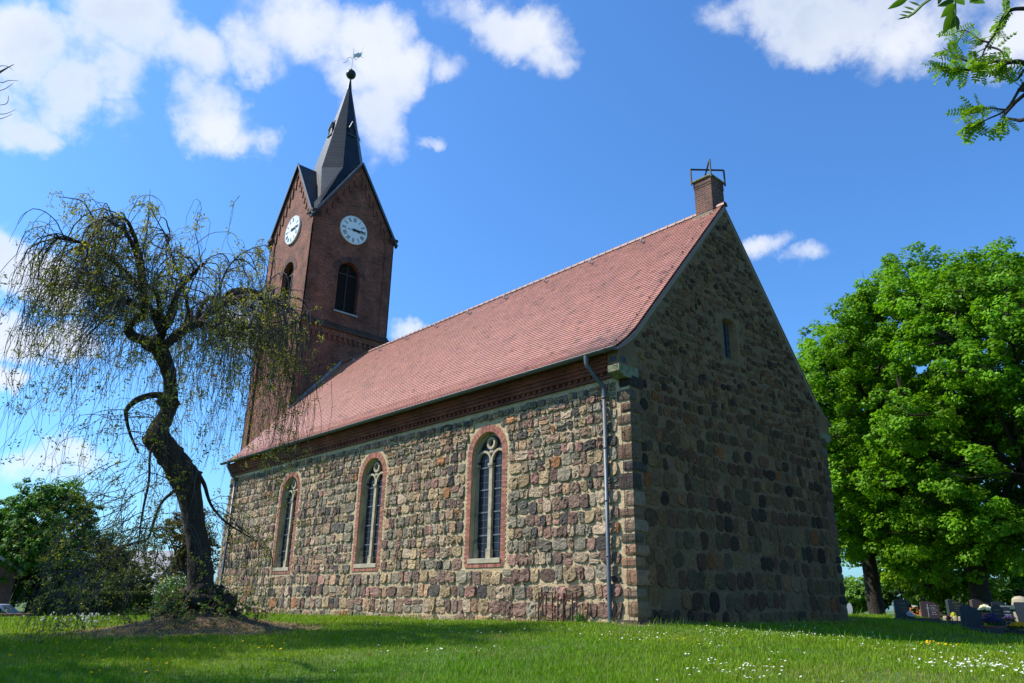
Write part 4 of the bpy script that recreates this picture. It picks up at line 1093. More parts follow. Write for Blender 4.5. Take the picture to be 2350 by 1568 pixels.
def smooth_path(P, k=6):
    P = [np.array(p, float) for p in P]; P = [2 * P[0] - P[1]] + P + [2 * P[-1] - P[-2]]; out = []
    for i in range(1, len(P) - 2):
        for t in np.linspace(0, 1, k, endpoint=False):
            out.append(.5 * (2 * P[i] + (P[i + 1] - P[i - 1]) * t + (2 * P[i - 1] - 5 * P[i] + 4 * P[i + 1] - P[i + 2]) * t * t + (-P[i - 1] + 3 * P[i] - 3 * P[i + 1] + P[i + 2]) * t ** 3))
    return np.array(out + [P[-2]])
def trunk_tube(mb, P, r, k=12, rough=.12, col=(.05, .045, .04)):
    P = np.asarray(P); s = mb.n; mb.tube(P, r, k, col)
    V = mb.V[-1]; c = np.repeat(P, k, 0); d = V - c
    ph = rng.uniform(0, 6, 3)
    f = 1 + rough * (np.sin(V[:, 2] * 3.1 + ph[0] + V[:, 0] * 5) * .5 + np.sin(V @ np.array([9, 7, 4.]) + ph[1]) * .35 + rng.normal(0, .25, len(V)))
    mb.V[-1] = c + d * f[:, None]

def broadleaf(name, label, cat, base, H, R, zc, seed, col, nleaf=45000, leaf=.20, trunk_r=.36, lobes=46, lobe_r=1.35, group=None, squash=1.0, open_=0.0, lean=(0, 0), col2=None, trans=None, nlimb=12):
    """tapered trunk, limbs running out to leaf clumps, crown of small leaves with gaps between the clumps"""
    global rng
    keep = rng; rng = np.random.default_rng(seed)
    bx, by = base; bz = gz1(bx, by)
    t = empty(name, (bx, by, bz)); tag(t, label, cat, group)
    top = H; mid = zc
    # clump centres: surface of an egg-shaped crown + some inside
    C = []
    while len(C) < lobes:
        v = rng.normal(0, 1, 3); v /= np.linalg.norm(v); rad = rng.uniform(.62, 1.0) ** .5 if rng.random() < .8 else rng.uniform(.2, .6)
        hz = (top - lobe_r * .6 - mid) if v[2] > 0 else (mid - lobe_r * .5 - H * .095)
        p = np.array([v[0] * (R - lobe_r * .7) * rad, v[1] * (R - lobe_r * .7) * rad, mid + v[2] * hz * rad])
        if v[2] > 0: p[:2] *= (1 - .25 * v[2] ** 2)
        if C and min(np.linalg.norm(np.array(C) - p, axis=1)) < lobe_r * .55: 
            if rng.random() < .8: continue
        C.append(p)
    C = np.array(C); C[:, 0] += lean[0] * C[:, 2]; C[:, 1] += lean[1] * C[:, 2]
    tb = MB()
    zt = [0, .25, H * .12, H * .3, H * .5, H * .72]; rr = [trunk_r * 1.3, trunk_r * 1.06, trunk_r, trunk_r * .8, trunk_r * .5, trunk_r * .16]
    wob = rng.normal(0, .15, (6, 2)); wob[:3] *= .3
    TP = np.array([(wob[i, 0] * 1 + lean[0] * zt[i], wob[i, 1] + lean[1] * zt[i], zt[i] - (.15 if i == 0 else 0)) for i in range(6)])
    TPs = smooth_path(TP, 5); rs = np.interp(np.arange(len(TPs)), np.linspace(0, len(TPs) - 1, 6), rr)
    trunk_tube(tb, TPs, rs, 12, .08)
    order = np.argsort(-np.linalg.norm(C[:, :2], axis=1)); chosen = order[:nlimb * 2:2] if len(order) > nlimb * 2 else order[:nlimb]
    nodes = []
    for i in chosen:
        tgt = C[i]; z0 = np.clip(tgt[2] * rng.uniform(.3, .6), H * .14, H * .62)
        s0 = np.array([np.interp(z0, TPs[:, 2], TPs[:, 0]), np.interp(z0, TPs[:, 2], TPs[:, 1]), z0])
        m1 = s0 + (tgt - s0) * .35 + np.array([0, 0, .10 * H * rng.uniform(.2, .8)]); m2 = s0 + (tgt - s0) * .7 + np.array([0, 0, .05 * H])
        P = smooth_path([s0, m1, m2, tgt], 5); r0 = trunk_r * rng.uniform(.3, .45)
        tb.tube(P, np.linspace(r0, .03, len(P)), 7); nodes.append(P)
    allp = np.concatenate(nodes)
    for i in range(len(C)):
        if i in chosen: continue
        tgt = C[i]; q = allp[np.linalg.norm(allp - tgt, axis=1) + np.where(allp[:, 2] > tgt[2], 3, 0) < 1e9]
        d = np.linalg.norm(q - tgt, axis=1) + np.where(q[:, 2] > tgt[2], 2.5, 0); s0 = q[np.argmin(d)]
        P = smooth_path([s0, (s0 + tgt) / 2 + rng.normal(0, .2, 3) + [0, 0, .2], tgt], 4); tb.tube(P, np.linspace(.06, .02, len(P)), 5)
    for i in range(len(C)):
        for k in range(5):
            v = rng.normal(0, 1, 3); v[2] = abs(v[2]) * .6; v /= np.linalg.norm(v)
            tb.tube([C[i], C[i] + v * lobe_r * .5 + rng.normal(0, .06, 3), C[i] + v * lobe_r * .95], [.025, .015, .006], 3)
    tb.build('trunk', M['bark'], t, smooth=True, uv=False)
    lb = MB(); per = nleaf // len(C); cc = np.array(col)
    for i in range(len(C)):
        lr = lobe_r * rng.uniform(.7, 1.25); n = int(per * (lr / lobe_r) ** 2)
        # sub-clumps hanging on the lobe, so its outline stays ragged
        ns = int(rng.integers(16, 24)); v = rng.normal(0, 1, (ns, 3)); v[:, 2] = v[:, 2] * .85 + .15; v /= np.linalg.norm(v, axis=1)[:, None]
        sc_ = C[i] + v * lr * rng.uniform(.55, 1.05, (ns, 1)) * np.array([1, 1, .82])
        k = rng.integers(0, ns, n); u = rng.normal(0, 1, (n, 3)); u /= np.linalg.norm(u, axis=1)[:, None]
        sr = lr * rng.uniform(.20, .36, ns)
        P = sc_[k] + u * (sr[k] * rng.uniform(.35, 1.0, n) ** .6)[:, None] * np.array([1, 1, .7])
        out = u * .5 + v[k] * .5 + np.array([0, 0, .75])
        c_ = cc * math.exp(rng.normal(0, .10)) * (1 if col2 is None else 1)
        ck = np.exp(rng.normal(0, .13, (ns, 1)))[k]
        base_c = (c_[None] if col2 is None else np.where(rng.random((n, 1)) < .3, np.array(col2)[None], c_[None])) * ck
        leaf_quads(lb, P, leaf, base_c, up=out, colvar=.16, jit=.45, aspect=.8)
    lb.build('crown', M['leaf'], t, uv=False)
    rng = keep
    return t

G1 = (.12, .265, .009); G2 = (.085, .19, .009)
def at(u, D, v=1405): p = pt(u, v, D); return (p[0], p[1])
def right_trees():
    g = 'leafy churchyard trees right of the church'
    broadleaf('linden_tree', 'broad bright green tree right behind the church gable, its trunk left of the gravestones', 'tree', at(2008, 46), 16.6, 6.2, 9.2, 21, G1, 100000, .17, .40, 74, 1.45, g)
    broadleaf('linden_tree', 'tallest bright green tree, with thick trunk rising behind the middle gravestones', 'tree', at(2256, 42), 19.3, 7.4, 10.8, 22, G1, 150000, .165, .42, 104, 1.5, g)
    broadleaf('linden_tree', 'green tree cut by the right edge of the photo, with lowest limbs over the graves', 'tree', at(2455, 40), 18.0, 7.0, 9.5, 23, (.115, .255, .011), 125000, .165, .40, 92, 1.45, g)
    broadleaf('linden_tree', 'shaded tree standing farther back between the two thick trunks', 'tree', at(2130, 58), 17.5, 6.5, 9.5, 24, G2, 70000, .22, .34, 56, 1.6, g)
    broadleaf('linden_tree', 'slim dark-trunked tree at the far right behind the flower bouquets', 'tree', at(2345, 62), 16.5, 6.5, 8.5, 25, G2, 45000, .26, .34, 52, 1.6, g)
    broadleaf('young_tree', 'low yellow-green tree filling the gap under the big crowns', 'tree', at(2180, 52), 6.8, 4.0, 3.8, 26, (.17, .28, .008), 26000, .18, .14, 36, 1.0)
    gs = 'hedge shrubs beyond the graves'
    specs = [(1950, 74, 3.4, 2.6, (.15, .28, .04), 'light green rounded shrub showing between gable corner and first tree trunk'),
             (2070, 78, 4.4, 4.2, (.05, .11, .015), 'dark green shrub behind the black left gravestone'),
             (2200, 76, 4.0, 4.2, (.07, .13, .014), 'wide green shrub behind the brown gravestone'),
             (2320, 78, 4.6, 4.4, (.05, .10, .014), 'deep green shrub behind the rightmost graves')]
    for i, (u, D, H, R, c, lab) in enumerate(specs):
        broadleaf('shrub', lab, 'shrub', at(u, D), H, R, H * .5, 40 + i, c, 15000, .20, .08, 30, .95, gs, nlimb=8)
right_trees()

def left_background():
    broadleaf('bushy_tree', 'dark green round-crowned tree on the far left beyond the hedge', 'tree', at(70, 62, 1400), 9.0, 4.5, 4.6, 51, (.085, .195, .02), 70000, .17, .30, 84, 1.05)
    broadleaf('conifer', 'very dark dense evergreen beyond the hedge, beside the round-crowned tree', 'tree', at(232, 60, 1400), 4.9, 2.6, 2.3, 52, (.012, .028, .010), 16000, .16, .18, 30, .8)
    broadleaf('brown_tree', 'brownish sparse-leaved tree behind the weeping ash trunk', 'tree', at(405, 56, 1400), 7.2, 2.9, 4.2, 53, (.085, .07, .022), 12000, .14, .14, 34, .85)
    broadleaf('shrub', 'dark green bush behind the middle of the clipped hedge', 'shrub', at(310, 55, 1400), 2.9, 3.0, 1.5, 54, (.05, .085, .014), 14000, .15, .06, 26, .75)
    broadleaf('shrub', 'shaded bush at the left edge behind the parked car', 'shrub', at(30, 72, 1400), 3.6, 5.0, 1.8, 55, (.028, .07, .014), 12000, .2, .08, 26, 1.0)
    broadleaf('shrub', 'green bush between the ash trunk and the church corner', 'shrub', at(505, 60, 1400), 2.6, 2.4, 1.2, 56, (.04, .075, .014), 9000, .15, .06, 20, .7)
    # leafless tree
    b = at(225, 66, 1400); t = empty('bare_tree', (b[0], b[1], gz1(*b))); tag(t, 'leafless grey-twigged tree right of the dark round-crowned tree', 'tree')
    mb = MB(); r_ = random.Random(3)
    def grow(p, d, L, r, lv):
        P = [p]; q = p.copy(); dd = d.copy()
        for i in range(4): dd = dd + np.array([r_.gauss(0, .12), r_.gauss(0, .12), .05]); dd /= np.linalg.norm(dd); q = q + dd * L / 4; P.append(q.copy())
        mb.tube(P, np.linspace(r, r * .55, 5), 4 if lv > 1 else 6, (.09, .075, .065))
        if lv < 5:
            for k in range(3 if lv else 5):
                v = dd + np.array([r_.gauss(0, .5), r_.gauss(0, .5), r_.gauss(.1, .3)]); v /= np.linalg.norm(v); grow(P[r_.randint(2, 4)], v, L * .68, r * .52, lv + 1)
    grow(np.array([0, 0, -.1]), np.array([0, 0, 1.]), 2.6, .13, 0)
    mb.build('trunk', M['twig'], t, uv=False)
    # clipped hedge
    a = np.array(at(86, 37, 1410)); c = np.array(at(385, 36, 1410)); L = np.linalg.norm(c - a); ang = math.atan2(*(c - a)[::-1])
    zb = gz1(*((a + c) / 2)); t = empty('clipped_hedge', (a[0], a[1], zb), ang)
    tag(t, 'low clipped dark hedge with flat top at the edge of the lawn', 'hedge')
    mb = MB(); mb.box(.12, L - .1, -.42, .42, -.3, .88, (.012, .02, .006))
    mb.build('branches', M['twig'], t)
    lb = MB(); n = 42000
    f = rng.random(n); P = np.empty((n, 3)); U = np.zeros((n, 3))
    sel = f < .45; P[sel] = np.c_[rng.uniform(0, L, sel.sum()), np.full(sel.sum(), -.48), rng.uniform(-.2, .96, sel.sum())]; U[sel] = (0, -1, .3)
    s2 = (f >= .45) & (f < .75); P[s2] = np.c_[rng.uniform(0, L, s2.sum()), rng.uniform(-.5, .5, s2.sum()), np.full(s2.sum(), .96)]; U[s2] = (0, 0, 1)
    s3 = (f >= .75) & (f < .87); P[s3] = np.c_[rng.uniform(0, L, s3.sum()), np.full(s3.sum(), .48), rng.uniform(-.2, .96, s3.sum())]; U[s3] = (0, 1, .3)
    s4 = f >= .87; k = s4.sum(); sd = rng.random(k) < .5; P[s4] = np.c_[np.where(sd, -.02, L), rng.uniform(-.5, .5, k), rng.uniform(-.2, .96, k)]; U[s4] = np.c_[np.where(sd, -1, 1), np.zeros(k), np.full(k, .3)]
    P += rng.normal(0, .035, P.shape); cut = np.clip(P[:, 0] / .5, 0, 1); P[:, 2] = np.where(P[:, 2] > .7, P[:, 2] - (1 - cut) * .25, P[:, 2])
    P[:, 2] += .03 * np.sin(P[:, 0] * 2.1) * (P[:, 2] > .5)
    leaf_quads(lb, P, .075, (.040, .060, .010), up=U, colvar=.25, jit=.6)
    lb.build('leaves', M['leaf'], t, uv=False)
    # low wall with red coping at the very left, and the car behind it
    a = np.array(at(-60, 36.5, 1412)); c = np.array(at(76, 37.5, 1412)); L = np.linalg.norm(c - a); ang = math.atan2(*(c - a)[::-1]); zt = pt(40, 1407.5, 37)[2]
    t = empty('low_wall', (a[0], a[1], zt), ang); tag(t, 'low wall topped with red clay coping tiles left of the hedge', 'low wall')
    mb = MB(); mb.box(0, L, -.12, .12, -1.0, -.09); mb.build('masonry', M['mortar'], t)
    mb = MB(); x = 0
    while x < L: mb.box(x + .004, x + .2, -.19, .19, -.088, -.02 + rng.normal(0, .004), np.array((.30, .10, .07)) * rng.uniform(.8, 1.2)); x += .205
    mb.build('coping', M['tile'], t)
    # car: roof and windows show over the wall
    p = pt(-12, 1404, 46); t = empty('parked_car', (p[0], p[1], p[2] - 1.05), math.radians(62)); tag(t, 'dark blue car parked behind the low wall, only roof and windows showing', 'car')
    mb = MB(); side = [(-2.1, .35), (2.1, .35), (2.15, .72), (1.2, .86), (.75, .90), (-1.5, .92), (-2.1, .85)]
    mb.prism(side, lambda a, b, d: (a, d, b), -.85, .85, (.02, .035, .07)); bevel(mb.build('body', M['carpaint'], t, recalc=True), .05, 3)
    mb = MB(); cab = [(1.0, .90), (.35, 1.40), (-1.1, 1.42), (-1.75, .92)]
    mb.prism(cab, lambda a, b, d: (a, d * (1 - .16 * (b - .9) / .5), b), -.80, .80, (.35, .38, .40)); bevel(mb.build('cabin', M['carpaint'], t, recalc=True), .04, 3)
    mb = MB(); wn = [(.82, .96), (.30, 1.33), (-1.0, 1.35), (-1.5, .98)]
    for s in (-1, 1): mb.poly([wn], lambda q: (q[0], s * .805 * (1 - .16 * (q[1] - .9) / .5), q[1]))
    mb.add([(.99, -.72, .95), (.99, .72, .95), (.42, .62, 1.36), (.42, -.62, 1.36)], [(0, 1, 2, 3)])
    mb.add([(-1.74, -.72, .97), (-1.16, -.62, 1.38), (-1.16, .62, 1.38), (-1.74, .72, .97)], [(0, 1, 2, 3)]); mb.build('window', M['glass'], t)
    for x in (-1.35, 1.35):
        for s in (-1, 1):
            w_ = MB(); w_.tube([(x, s * .70, .32), (x, s * .88, .32)], .32, 18, (.02, .02, .02)); w_.build('wheel', M['attr'], t)
    # barn
    p = at(26, 60, 1400); t = empty('barn', (p[0], p[1], gz1(*p)), math.radians(-8)); tag(t, 'brown boarded barn corner at the far left edge', 'barn')
    mb = MB(); lp = [(-9, 0), (-.2, 0), (-.2, 2.7), (-4.6, 5.6), (-9, 2.7)]
    mb.prism(lp, lambda a, b, d: (d, a, b), -.1, -10); wl = mb.build('wall', M['wood'], t, recalc=True)
    mb = MB()
    for y in np.arange(-8.9, -.2, .32): mb.box(-.1, -.07, y, y + .05, 0, 2.7 + (min(y + 9, -.2 - y) * .62), (.1, .06, .04))
    mb.build('battens', M['wood'], wl)
    mb = MB(); mb.beam((.1, -4.6, 5.72), (.1, .25, 2.50), .08, .2)
    mb.add([(.2, -4.6, 5.8), (.2, .3, 2.55), (-10.2, .3, 2.55), (-10.2, -4.6, 5.8)], [(0, 1, 2, 3)], (.12, .12, .13)); mb.add([(.2, -4.6, 5.8), (-10.2, -4.6, 5.8), (-10.2, -9.5, 2.55), (.2, -9.5, 2.55)], [(0, 1, 2, 3)], (.12, .12, .13))
    mb.build('roof', M['attr'], t)
    # house far behind the hedge
    p = at(300, 88, 1400); t = empty('house', (p[0], p[1], gz1(*p)), math.radians(35)); tag(t, 'distant house with grey-blue roof glimpsed through the ash twigs', 'house')
    mb = MB(); mb.box(-4.5, 4.5, -3.2, 3.2, -.5, 2.7, (.17, .165, .155)); mb.prism([(-3.2, 2.7), (3.2, 2.7), (0, 5.6)], lambda a, b, d: (d, a, b), -4.48, 4.48, (.17, .165, .155)); mb.build('wall', M['attr'], t, recalc=True)
    mb = MB()
    for s in (-1, 1): mb.add([(-4.8, 0, 5.75), (4.8, 0, 5.75), (4.8, s * 3.6, 2.5), (-4.8, s * 3.6, 2.5)], [(0, 1, 2, 3)], (.09, .105, .13))
    mb.build('roof', M['attr'], t)
    for x in (-2.6, 0, 2.6):
        f = MB(); f.box(x - .5, x + .5, -3.26, -3.18, .9, 2.1, (.7, .7, .68)); fw = f.build('window', M['attr'], t)
        f = MB(); f.box(x - .42, x + .42, -3.275, -3.262, .98, 2.02); f.build('pane', M['glass'], fw)
    # white-flowering shrub and galvanised gate by the ash
    p = at(395, 31, 1400); p3 = gz1(*p)
    t = empty('flowering_shrub', (p[0], p[1], p3)); tag(t, 'white-flowering leafy bush just left of the weeping ash trunk', 'shrub')
    mb = MB()
    for k in range(26):
        v = rng.normal(0, .35, 2); mb.tube([(0, 0, 0), (v[0] * .6, v[1] * .6, .7), (v[0] * 1.6, v[1] * 1.6, 1.3 + rng.uniform(-.3, .3))], [.02, .012, .005], 4, (.08, .06, .04))
    mb.build('stems', M['twig'], t, uv=False)
    q = rng.normal(0, 1, (5200, 3)); q /= np.linalg.norm(q, axis=1)[:, None]; P = q * rng.uniform(.5, 1, (5200, 1)) * np.array([.72, .72, .72]) + np.array([0, 0, .80]); P[:, 2] = np.maximum(P[:, 2], .05)
    lb = MB(); leaf_quads(lb, P, .075, (.07, .14, .02), up=q, jit=.6); lb.build('leaves', M['leaf'], t, uv=False)
    k = 300; q = rng.normal(0, 1, (k, 3)); q[:, 2] = np.abs(q[:, 2]) * .8; q /= np.linalg.norm(q, axis=1)[:, None]; P = q * rng.uniform(.45, .85, (k, 1)) + np.array([0, 0, .80])
    lb = MB(); leaf_quads(lb, P, .07, (.75, .78, .70), up=q, jit=.4, colvar=.05); lb.build('blossom', M['petal'], t, uv=False)
    p = at(364, 33, 1400); z0 = gz1(*p); t = empty('metal_gate', (p[0], p[1], z0), math.radians(20)); tag(t, 'narrow galvanised metal gate standing between hedge and white-flowering bush', 'gate')
    zt = pt(364, 1332, 33)[2] - z0
    mb = MB()
    for x in (-.38, -.10, .0, .10): mb.tube([(x, 0, 0), (x, 0, zt)], .022 if x > -.3 else .03, 8)
    for z in np.linspace(.15, zt - .05, 4): mb.tube([(-.38, 0, z), (.1, 0, z)], .014, 6)
    mb.build('frame', M['zinc'], t)
left_background()

# ------------------------------------------------------------ weeping ash
def weeping_ash():
    global rng
    keep = rng; rng = np.random.default_rng(77)
    D0 = 20.0
    base = pt(458, 1402, D0); bz = gz1(base[0], base[1])
    t = empty('weeping_ash', (base[0], base[1], bz)); tag(t, 'gnarled weeping tree with hanging bare twigs and sparse leaves before the church', 'tree')
    o = np.array([base[0], base[1], bz])
    Q = lambda u, v, dd=0.0: pt(u, v, D0 + dd) - o
    px = lambda w: w / FPX * D0 * .78 / 2                     # image width -> radius
    tb = MB()
    # trunk
    tr = [(468, 1425, 0, 140), (466, 1385, 0, 80), (460, 1340, 0, 56), (456, 1270, 0, 48), (446, 1200, .05, 49), (438, 1150, .1, 56), (426, 1105, .1, 72), (404, 1068, 0, 64), (382, 1035, -.1, 54), (366, 1010, -.15, 52), (364, 985, -.1, 44),
          (380, 955, 0, 38), (392, 925, .05, 40), (391, 885, .05, 32), (386, 850, 0, 33), (376, 822, 0, 36), (362, 795, 0, 38)]
    P = smooth_path([Q(a, b, c) for a, b, c, _ in tr], 5); r = np.interp(np.arange(len(P)), np.arange(len(tr)) * 5, [px(w * 1.08) for *_, w in tr])
    trunk_tube(tb, P, r, 20, .17)
    # burls and root flare
    def burl(c, h):
        g = np.linspace(0, math.pi, 7); th = np.linspace(0, 2 * math.pi, 10, endpoint=False)
        V = np.array([(math.sin(a) * math.cos(b), math.sin(a) * math.sin(b), math.cos(a)) for a in g for b in th]) * (1 + rng.normal(0, .17, (70, 1))) * h + c
        i = np.arange(6)[:, None] * 10; j = np.arange(10)[None]; tb.add(V, np.stack([i + j, i + 10 + j, i + 10 + (j + 1) % 10, i + (j + 1) % 10], -1).reshape(-1, 4))
    burl(Q(352, 1008, -.1), np.array([.24, .24, .26])); burl(Q(440, 1095, -.1), np.array([.22, .22, .22])); burl(Q(385, 925, -.1), np.array([.28, .26, .22])); burl(Q(352, 790), np.array([.28, .26, .2]))
    for k in range(7):
        a = k * 2 * math.pi / 7 + rng.normal(0, .2); L = rng.uniform(.5, 1.0)
        d = np.array([math.cos(a), math.sin(a)]); pts = []
        for s, zz in ((0, .75), (.35, .42), (.7, .22), (1.0, .02), (1.25, -.15)):
            q = d * (s * L * .8 + .25) + rng.normal(0, .04, 2); pts.append((q[0], q[1], gz1(o[0] + q[0], o[1] + q[1]) - bz + zz * .30))
        PP = smooth_path(pts, 4); trunk_tube(tb, PP, np.linspace(.10, .02, len(PP)), 9, .5)
    for k in range(26):
        a = rng.uniform(0, 6.28); q = np.array([math.cos(a), math.sin(a)]) * rng.uniform(.15, .72); burl(np.array([q[0], q[1], gz1(o[0] + q[0], o[1] + q[1]) - bz + .30 * (1 - np.hypot(*q)) + .04]), np.array([.18, .18, .15]) * rng.uniform(.4, 1.2))
    limbs = [
        [(362, 795, 0, 44), (330, 782, -.1, 40), (303, 770, -.2, 34), (296, 752, -.2, 30), (305, 738, -.2, 26), (330, 722, -.3, 24), (326, 708, -.4, 20), (290, 690, -.5, 18), (266, 682, -.5, 14), (250, 664, -.5, 11), (238, 648, -.5, 8), (230, 632, -.5, 5)],
        [(362, 795, 0, 36), (372, 762, .2, 28), (376, 735, .3, 24), (350, 712, .4, 22), (318, 704, .4, 18), (290, 692, .6, 14), (270, 680, .8, 9)],
        [(370, 800, 0, 38), (400, 775, -.2, 34), (432, 752, -.3, 30), (465, 742, -.4, 28), (490, 752, -.5, 24), (512, 768, -.6, 20), (530, 768, -.7, 16), (548, 748, -.8, 13), (572, 752, -.9, 9)],
        [(455, 745, -.3, 22), (478, 720, -.3, 24), (500, 700, -.4, 26), (530, 694, -.5, 24), (556, 682, -.6, 22), (580, 684, -.8, 12), (620, 690, -1.0, 8), (650, 705, -1.1, 5)],
        [(372, 765, 0, 18), (395, 735, .4, 14), (405, 700, .8, 12), (400, 660, 1.1, 9), (385, 610, 1.4, 7), (380, 560, 1.5, 5)],
        [(270, 682, -.4, 9), (240, 655, -.2, 9), (228, 600, .1, 8.5), (227, 560, .2, 8), (222, 520, .3, 7), (205, 485, .4, 6), (188, 462, .4, 4.5), (160, 455, .4, 3.5), (135, 452, .4, 2.5)],
        [(330, 722, -.3, 12), (322, 670, -.2, 10), (318, 620, 0, 8), (330, 570, .1, 6), (338, 520, .2, 4.5), (341, 480, .2, 3), (345, 436, .2, 1.5)],
        [(440, 750, -.3, 14), (430, 700, -.8, 11), (415, 640, -1.1, 9), (395, 590, -1.2, 7), (375, 530, -1.2, 5)],
        [(500, 700, -.4, 12), (505, 660, 0, 9), (520, 620, .4, 7), (545, 590, .7, 5), (580, 570, .9, 4), (610, 562, 1.0, 2.5)],
        [(400, 925, 0, 34), (370, 908, -.2, 24), (345, 908, -.35, 22), (315, 918, -.5, 19), (292, 938, -.6, 15), (290, 960, -.7, 11), (300, 1000, -.8, 8), (318, 1040, -.9, 6)],
        [(420, 1110, 0, 20), (396, 1130, -.3, 13), (370, 1155, -.6, 10), (352, 1200, -.9, 8), (340, 1235, -1.1, 7), (310, 1245, -1.4, 6), (270, 1262, -1.7, 5), (230, 1290, -2.0, 3), (190, 1330, -2.2, 2)],
        [(448, 1080, .1, 20), (468, 1110, .3, 14), (485, 1160, .5, 10), (520, 1200, .8, 8), (560, 1225, 1.0, 5), (590, 1245, 1.1, 3)],
        [(362, 1010, -.2, 12), (345, 1040, -.6, 9), (342, 1100, -.8, 8), (330, 1160, -.9, 7), (322, 1210, -1.0, 5), (318, 1260, -1.0, 3)],
    ]
    LP = []
    for L in limbs:
        P = smooth_path([Q(a, b, c) for a, b, c, _ in L], 4); r = np.interp(np.arange(len(P)), np.arange(len(L)) * 4, [px(w * .78) for *_, w in L])
        trunk_tube(tb, P, r, 9, .14); LP.append((P, r))
    # extra limbs toward and away from the viewer, so the crown is round
    vF = np.array([Fv[0], Fv[1], 0]); vF /= np.linalg.norm(vF); vR = np.array([Rv[0], Rv[1], 0]); vR /= np.linalg.norm(vR)
    crown_c = Q(380, 760)
    for k in range(10):
        sgn = 1 if k % 2 else -1; s0 = Q(*[(372, 770), (440, 752), (330, 715), (480, 720)][k % 4])
        side = rng.uniform(-2.4, 2.4); out = sgn * rng.uniform(1.6, 3.0)
        e = s0 + vF * out + vR * side + np.array([0, 0, rng.uniform(.5, 1.6)])
        P = smooth_path([s0, s0 + (e - s0) * .3 + [0, 0, .6], s0 + (e - s0) * .7 + [0, 0, .5] + rng.normal(0, .15, 3), e], 5); r = np.linspace(px(18), px(6), len(P))
        trunk_tube(tb, P, r, 8, .12); LP.append((P, r))
    tb.build('trunk', M['ashbark'], t, smooth=True, uv=False)
    # hanging branches
    tw = MB(); leafP = []; podP = []
    C1 = (.036, .030, .025)
    src = np.concatenate([P[len(P) // 3:] for i, (P, r) in enumerate(LP[:9]) if i not in (5, 6)] + [P[len(P) // 3:] for P, r in LP[13:]] + [LP[5][0][4:14], LP[6][0][3:12]])
    axis = Q(400, 800)[:2]
    minz = lambda q: gz1(o[0] + q[0], o[1] + q[1]) - bz + .03
    crown_o = Q(372, 850)
    def droop(p, d, L, lift, r0, lv, k=12, stiff=1.0):
        """a shoot that leaves along d, arches over and hangs"""
        v = d / np.linalg.norm(d); P = [p.copy()]; q = p.copy(); step = L / k
        v = v + np.array([0, 0, lift]); v /= np.linalg.norm(v)
        for i in range(k):
            f = (i + 1) / k
            v = v + np.array([0, 0, -.30 * stiff * (.6 + f)]) * (12 / k) * .8 + rng.normal(0, .20, 3); v /= np.linalg.norm(v)
            rel = q - crown_o; hx = rel @ vR; hy = rel @ vF
            lim = 1.0 if rel[2] < 0 else 0
            e_ = (hx / ((3.45 if rel[2] > -.5 else 4.2) if hx < 0 else 3.1)) ** 2 + (hy / 3.3) ** 2 + (0 if rel[2] < 0 else (rel[2] / 3.45) ** 2)
            if e_ > .9: v[:2] *= .85; v[2] -= .10 + .25 * min(e_ - .9, 1); v /= np.linalg.norm(v)
            q = q + v * step
            if q[2] < minz(q): break
            P.append(q.copy())
        if len(P) < 4: return None
        P = np.array(P)
        tw.tube(P, np.linspace(r0, max(r0 * .3, .0035), len(P)), 4 if lv == 0 else 3, np.array(C1) * rng.uniform(.7, 2.7), cap=False)
        return P
    def dress(P, dens):
        for q in P[2:]:
            if rng.random() < dens: leafP.append(q + rng.normal(0, .03, 3))
    prim = []
    for k in range(300):
        p = src[rng.integers(len(src))]; hd = p[:2] - axis; a = math.atan2(hd[1], hd[0]) + rng.normal(0, .75)
        d = np.array([math.cos(a), math.sin(a), rng.uniform(-.1, .5)])
        if rng.random() < .6: P = droop(p, d, rng.uniform(1.0, 2.6), rng.uniform(.0, .55), rng.uniform(.012, .026), 0, 12, rng.uniform(.25, .6))
        else: P = droop(p, d, rng.uniform(1.4, 3.4), rng.uniform(-.3, .2), rng.uniform(.010, .020), 0, 12, rng.uniform(.6, 1.0))
        if P is not None: prim.append(P); dress(P, .07)
    for pi_, (P0, r0) in enumerate(LP[9:13]):
        for k in range(16):
            p = P0[rng.integers(len(P0) // 3, len(P0))]; dd = P0[-1] - P0[len(P0) // 2]
            d = np.array([dd[0], dd[1], 0]) / (np.linalg.norm(dd[:2]) + .1) + rng.normal(0, .6, 3); d[2] = abs(d[2]) * .2
            P = droop(p, d, rng.uniform(.8, 2.2), .1, .010, 0, 10, .8)
            if P is not None: prim.append(P); dress(P, .22)
    # long low shoots sweeping to the grass on the left, as in the photograph
    for k in range(26):
        p = Q(rng.uniform(250, 345), rng.uniform(1050, 1230), rng.uniform(-1.6, .2)); d = -vR * rng.uniform(.5, 1.0) + vF * rng.normal(0, .35) + np.array([0, 0, -.25])
        P = droop(p, d, rng.uniform(1.6, 3.2), -.15, .010, 0, 12, .28)
        if P is not None: prim.append(P); dress(P, .42)
    sec = []
    for P0 in prim:
        for k in range(int(rng.integers(2, 6))):
            i = rng.integers(1, len(P0)); d0 = P0[min(i + 1, len(P0) - 1)] - P0[i - 1]; d0 /= np.linalg.norm(d0) + 1e-6
            d = d0 * .6 + rng.normal(0, .45, 3); d[2] = max(d[2], -.6)
            P = droop(P0[i], d, rng.uniform(.5, 2.3), rng.uniform(-.1, .35), .0065, 1, 9, 1.1)
            if P is not None:
                sec.append(P); dress(P, .065)
                if rng.random() < .10: podP.append(P[-1])
    for P0 in sec[::2]:
        for k in range(2):
            i = rng.integers(1, len(P0)); P = droop(P0[i], rng.normal(0, .5, 3), rng.uniform(.2, .8), .1, .0045, 2, 5, 1.3)
            if P is not None: dress(P, .08)
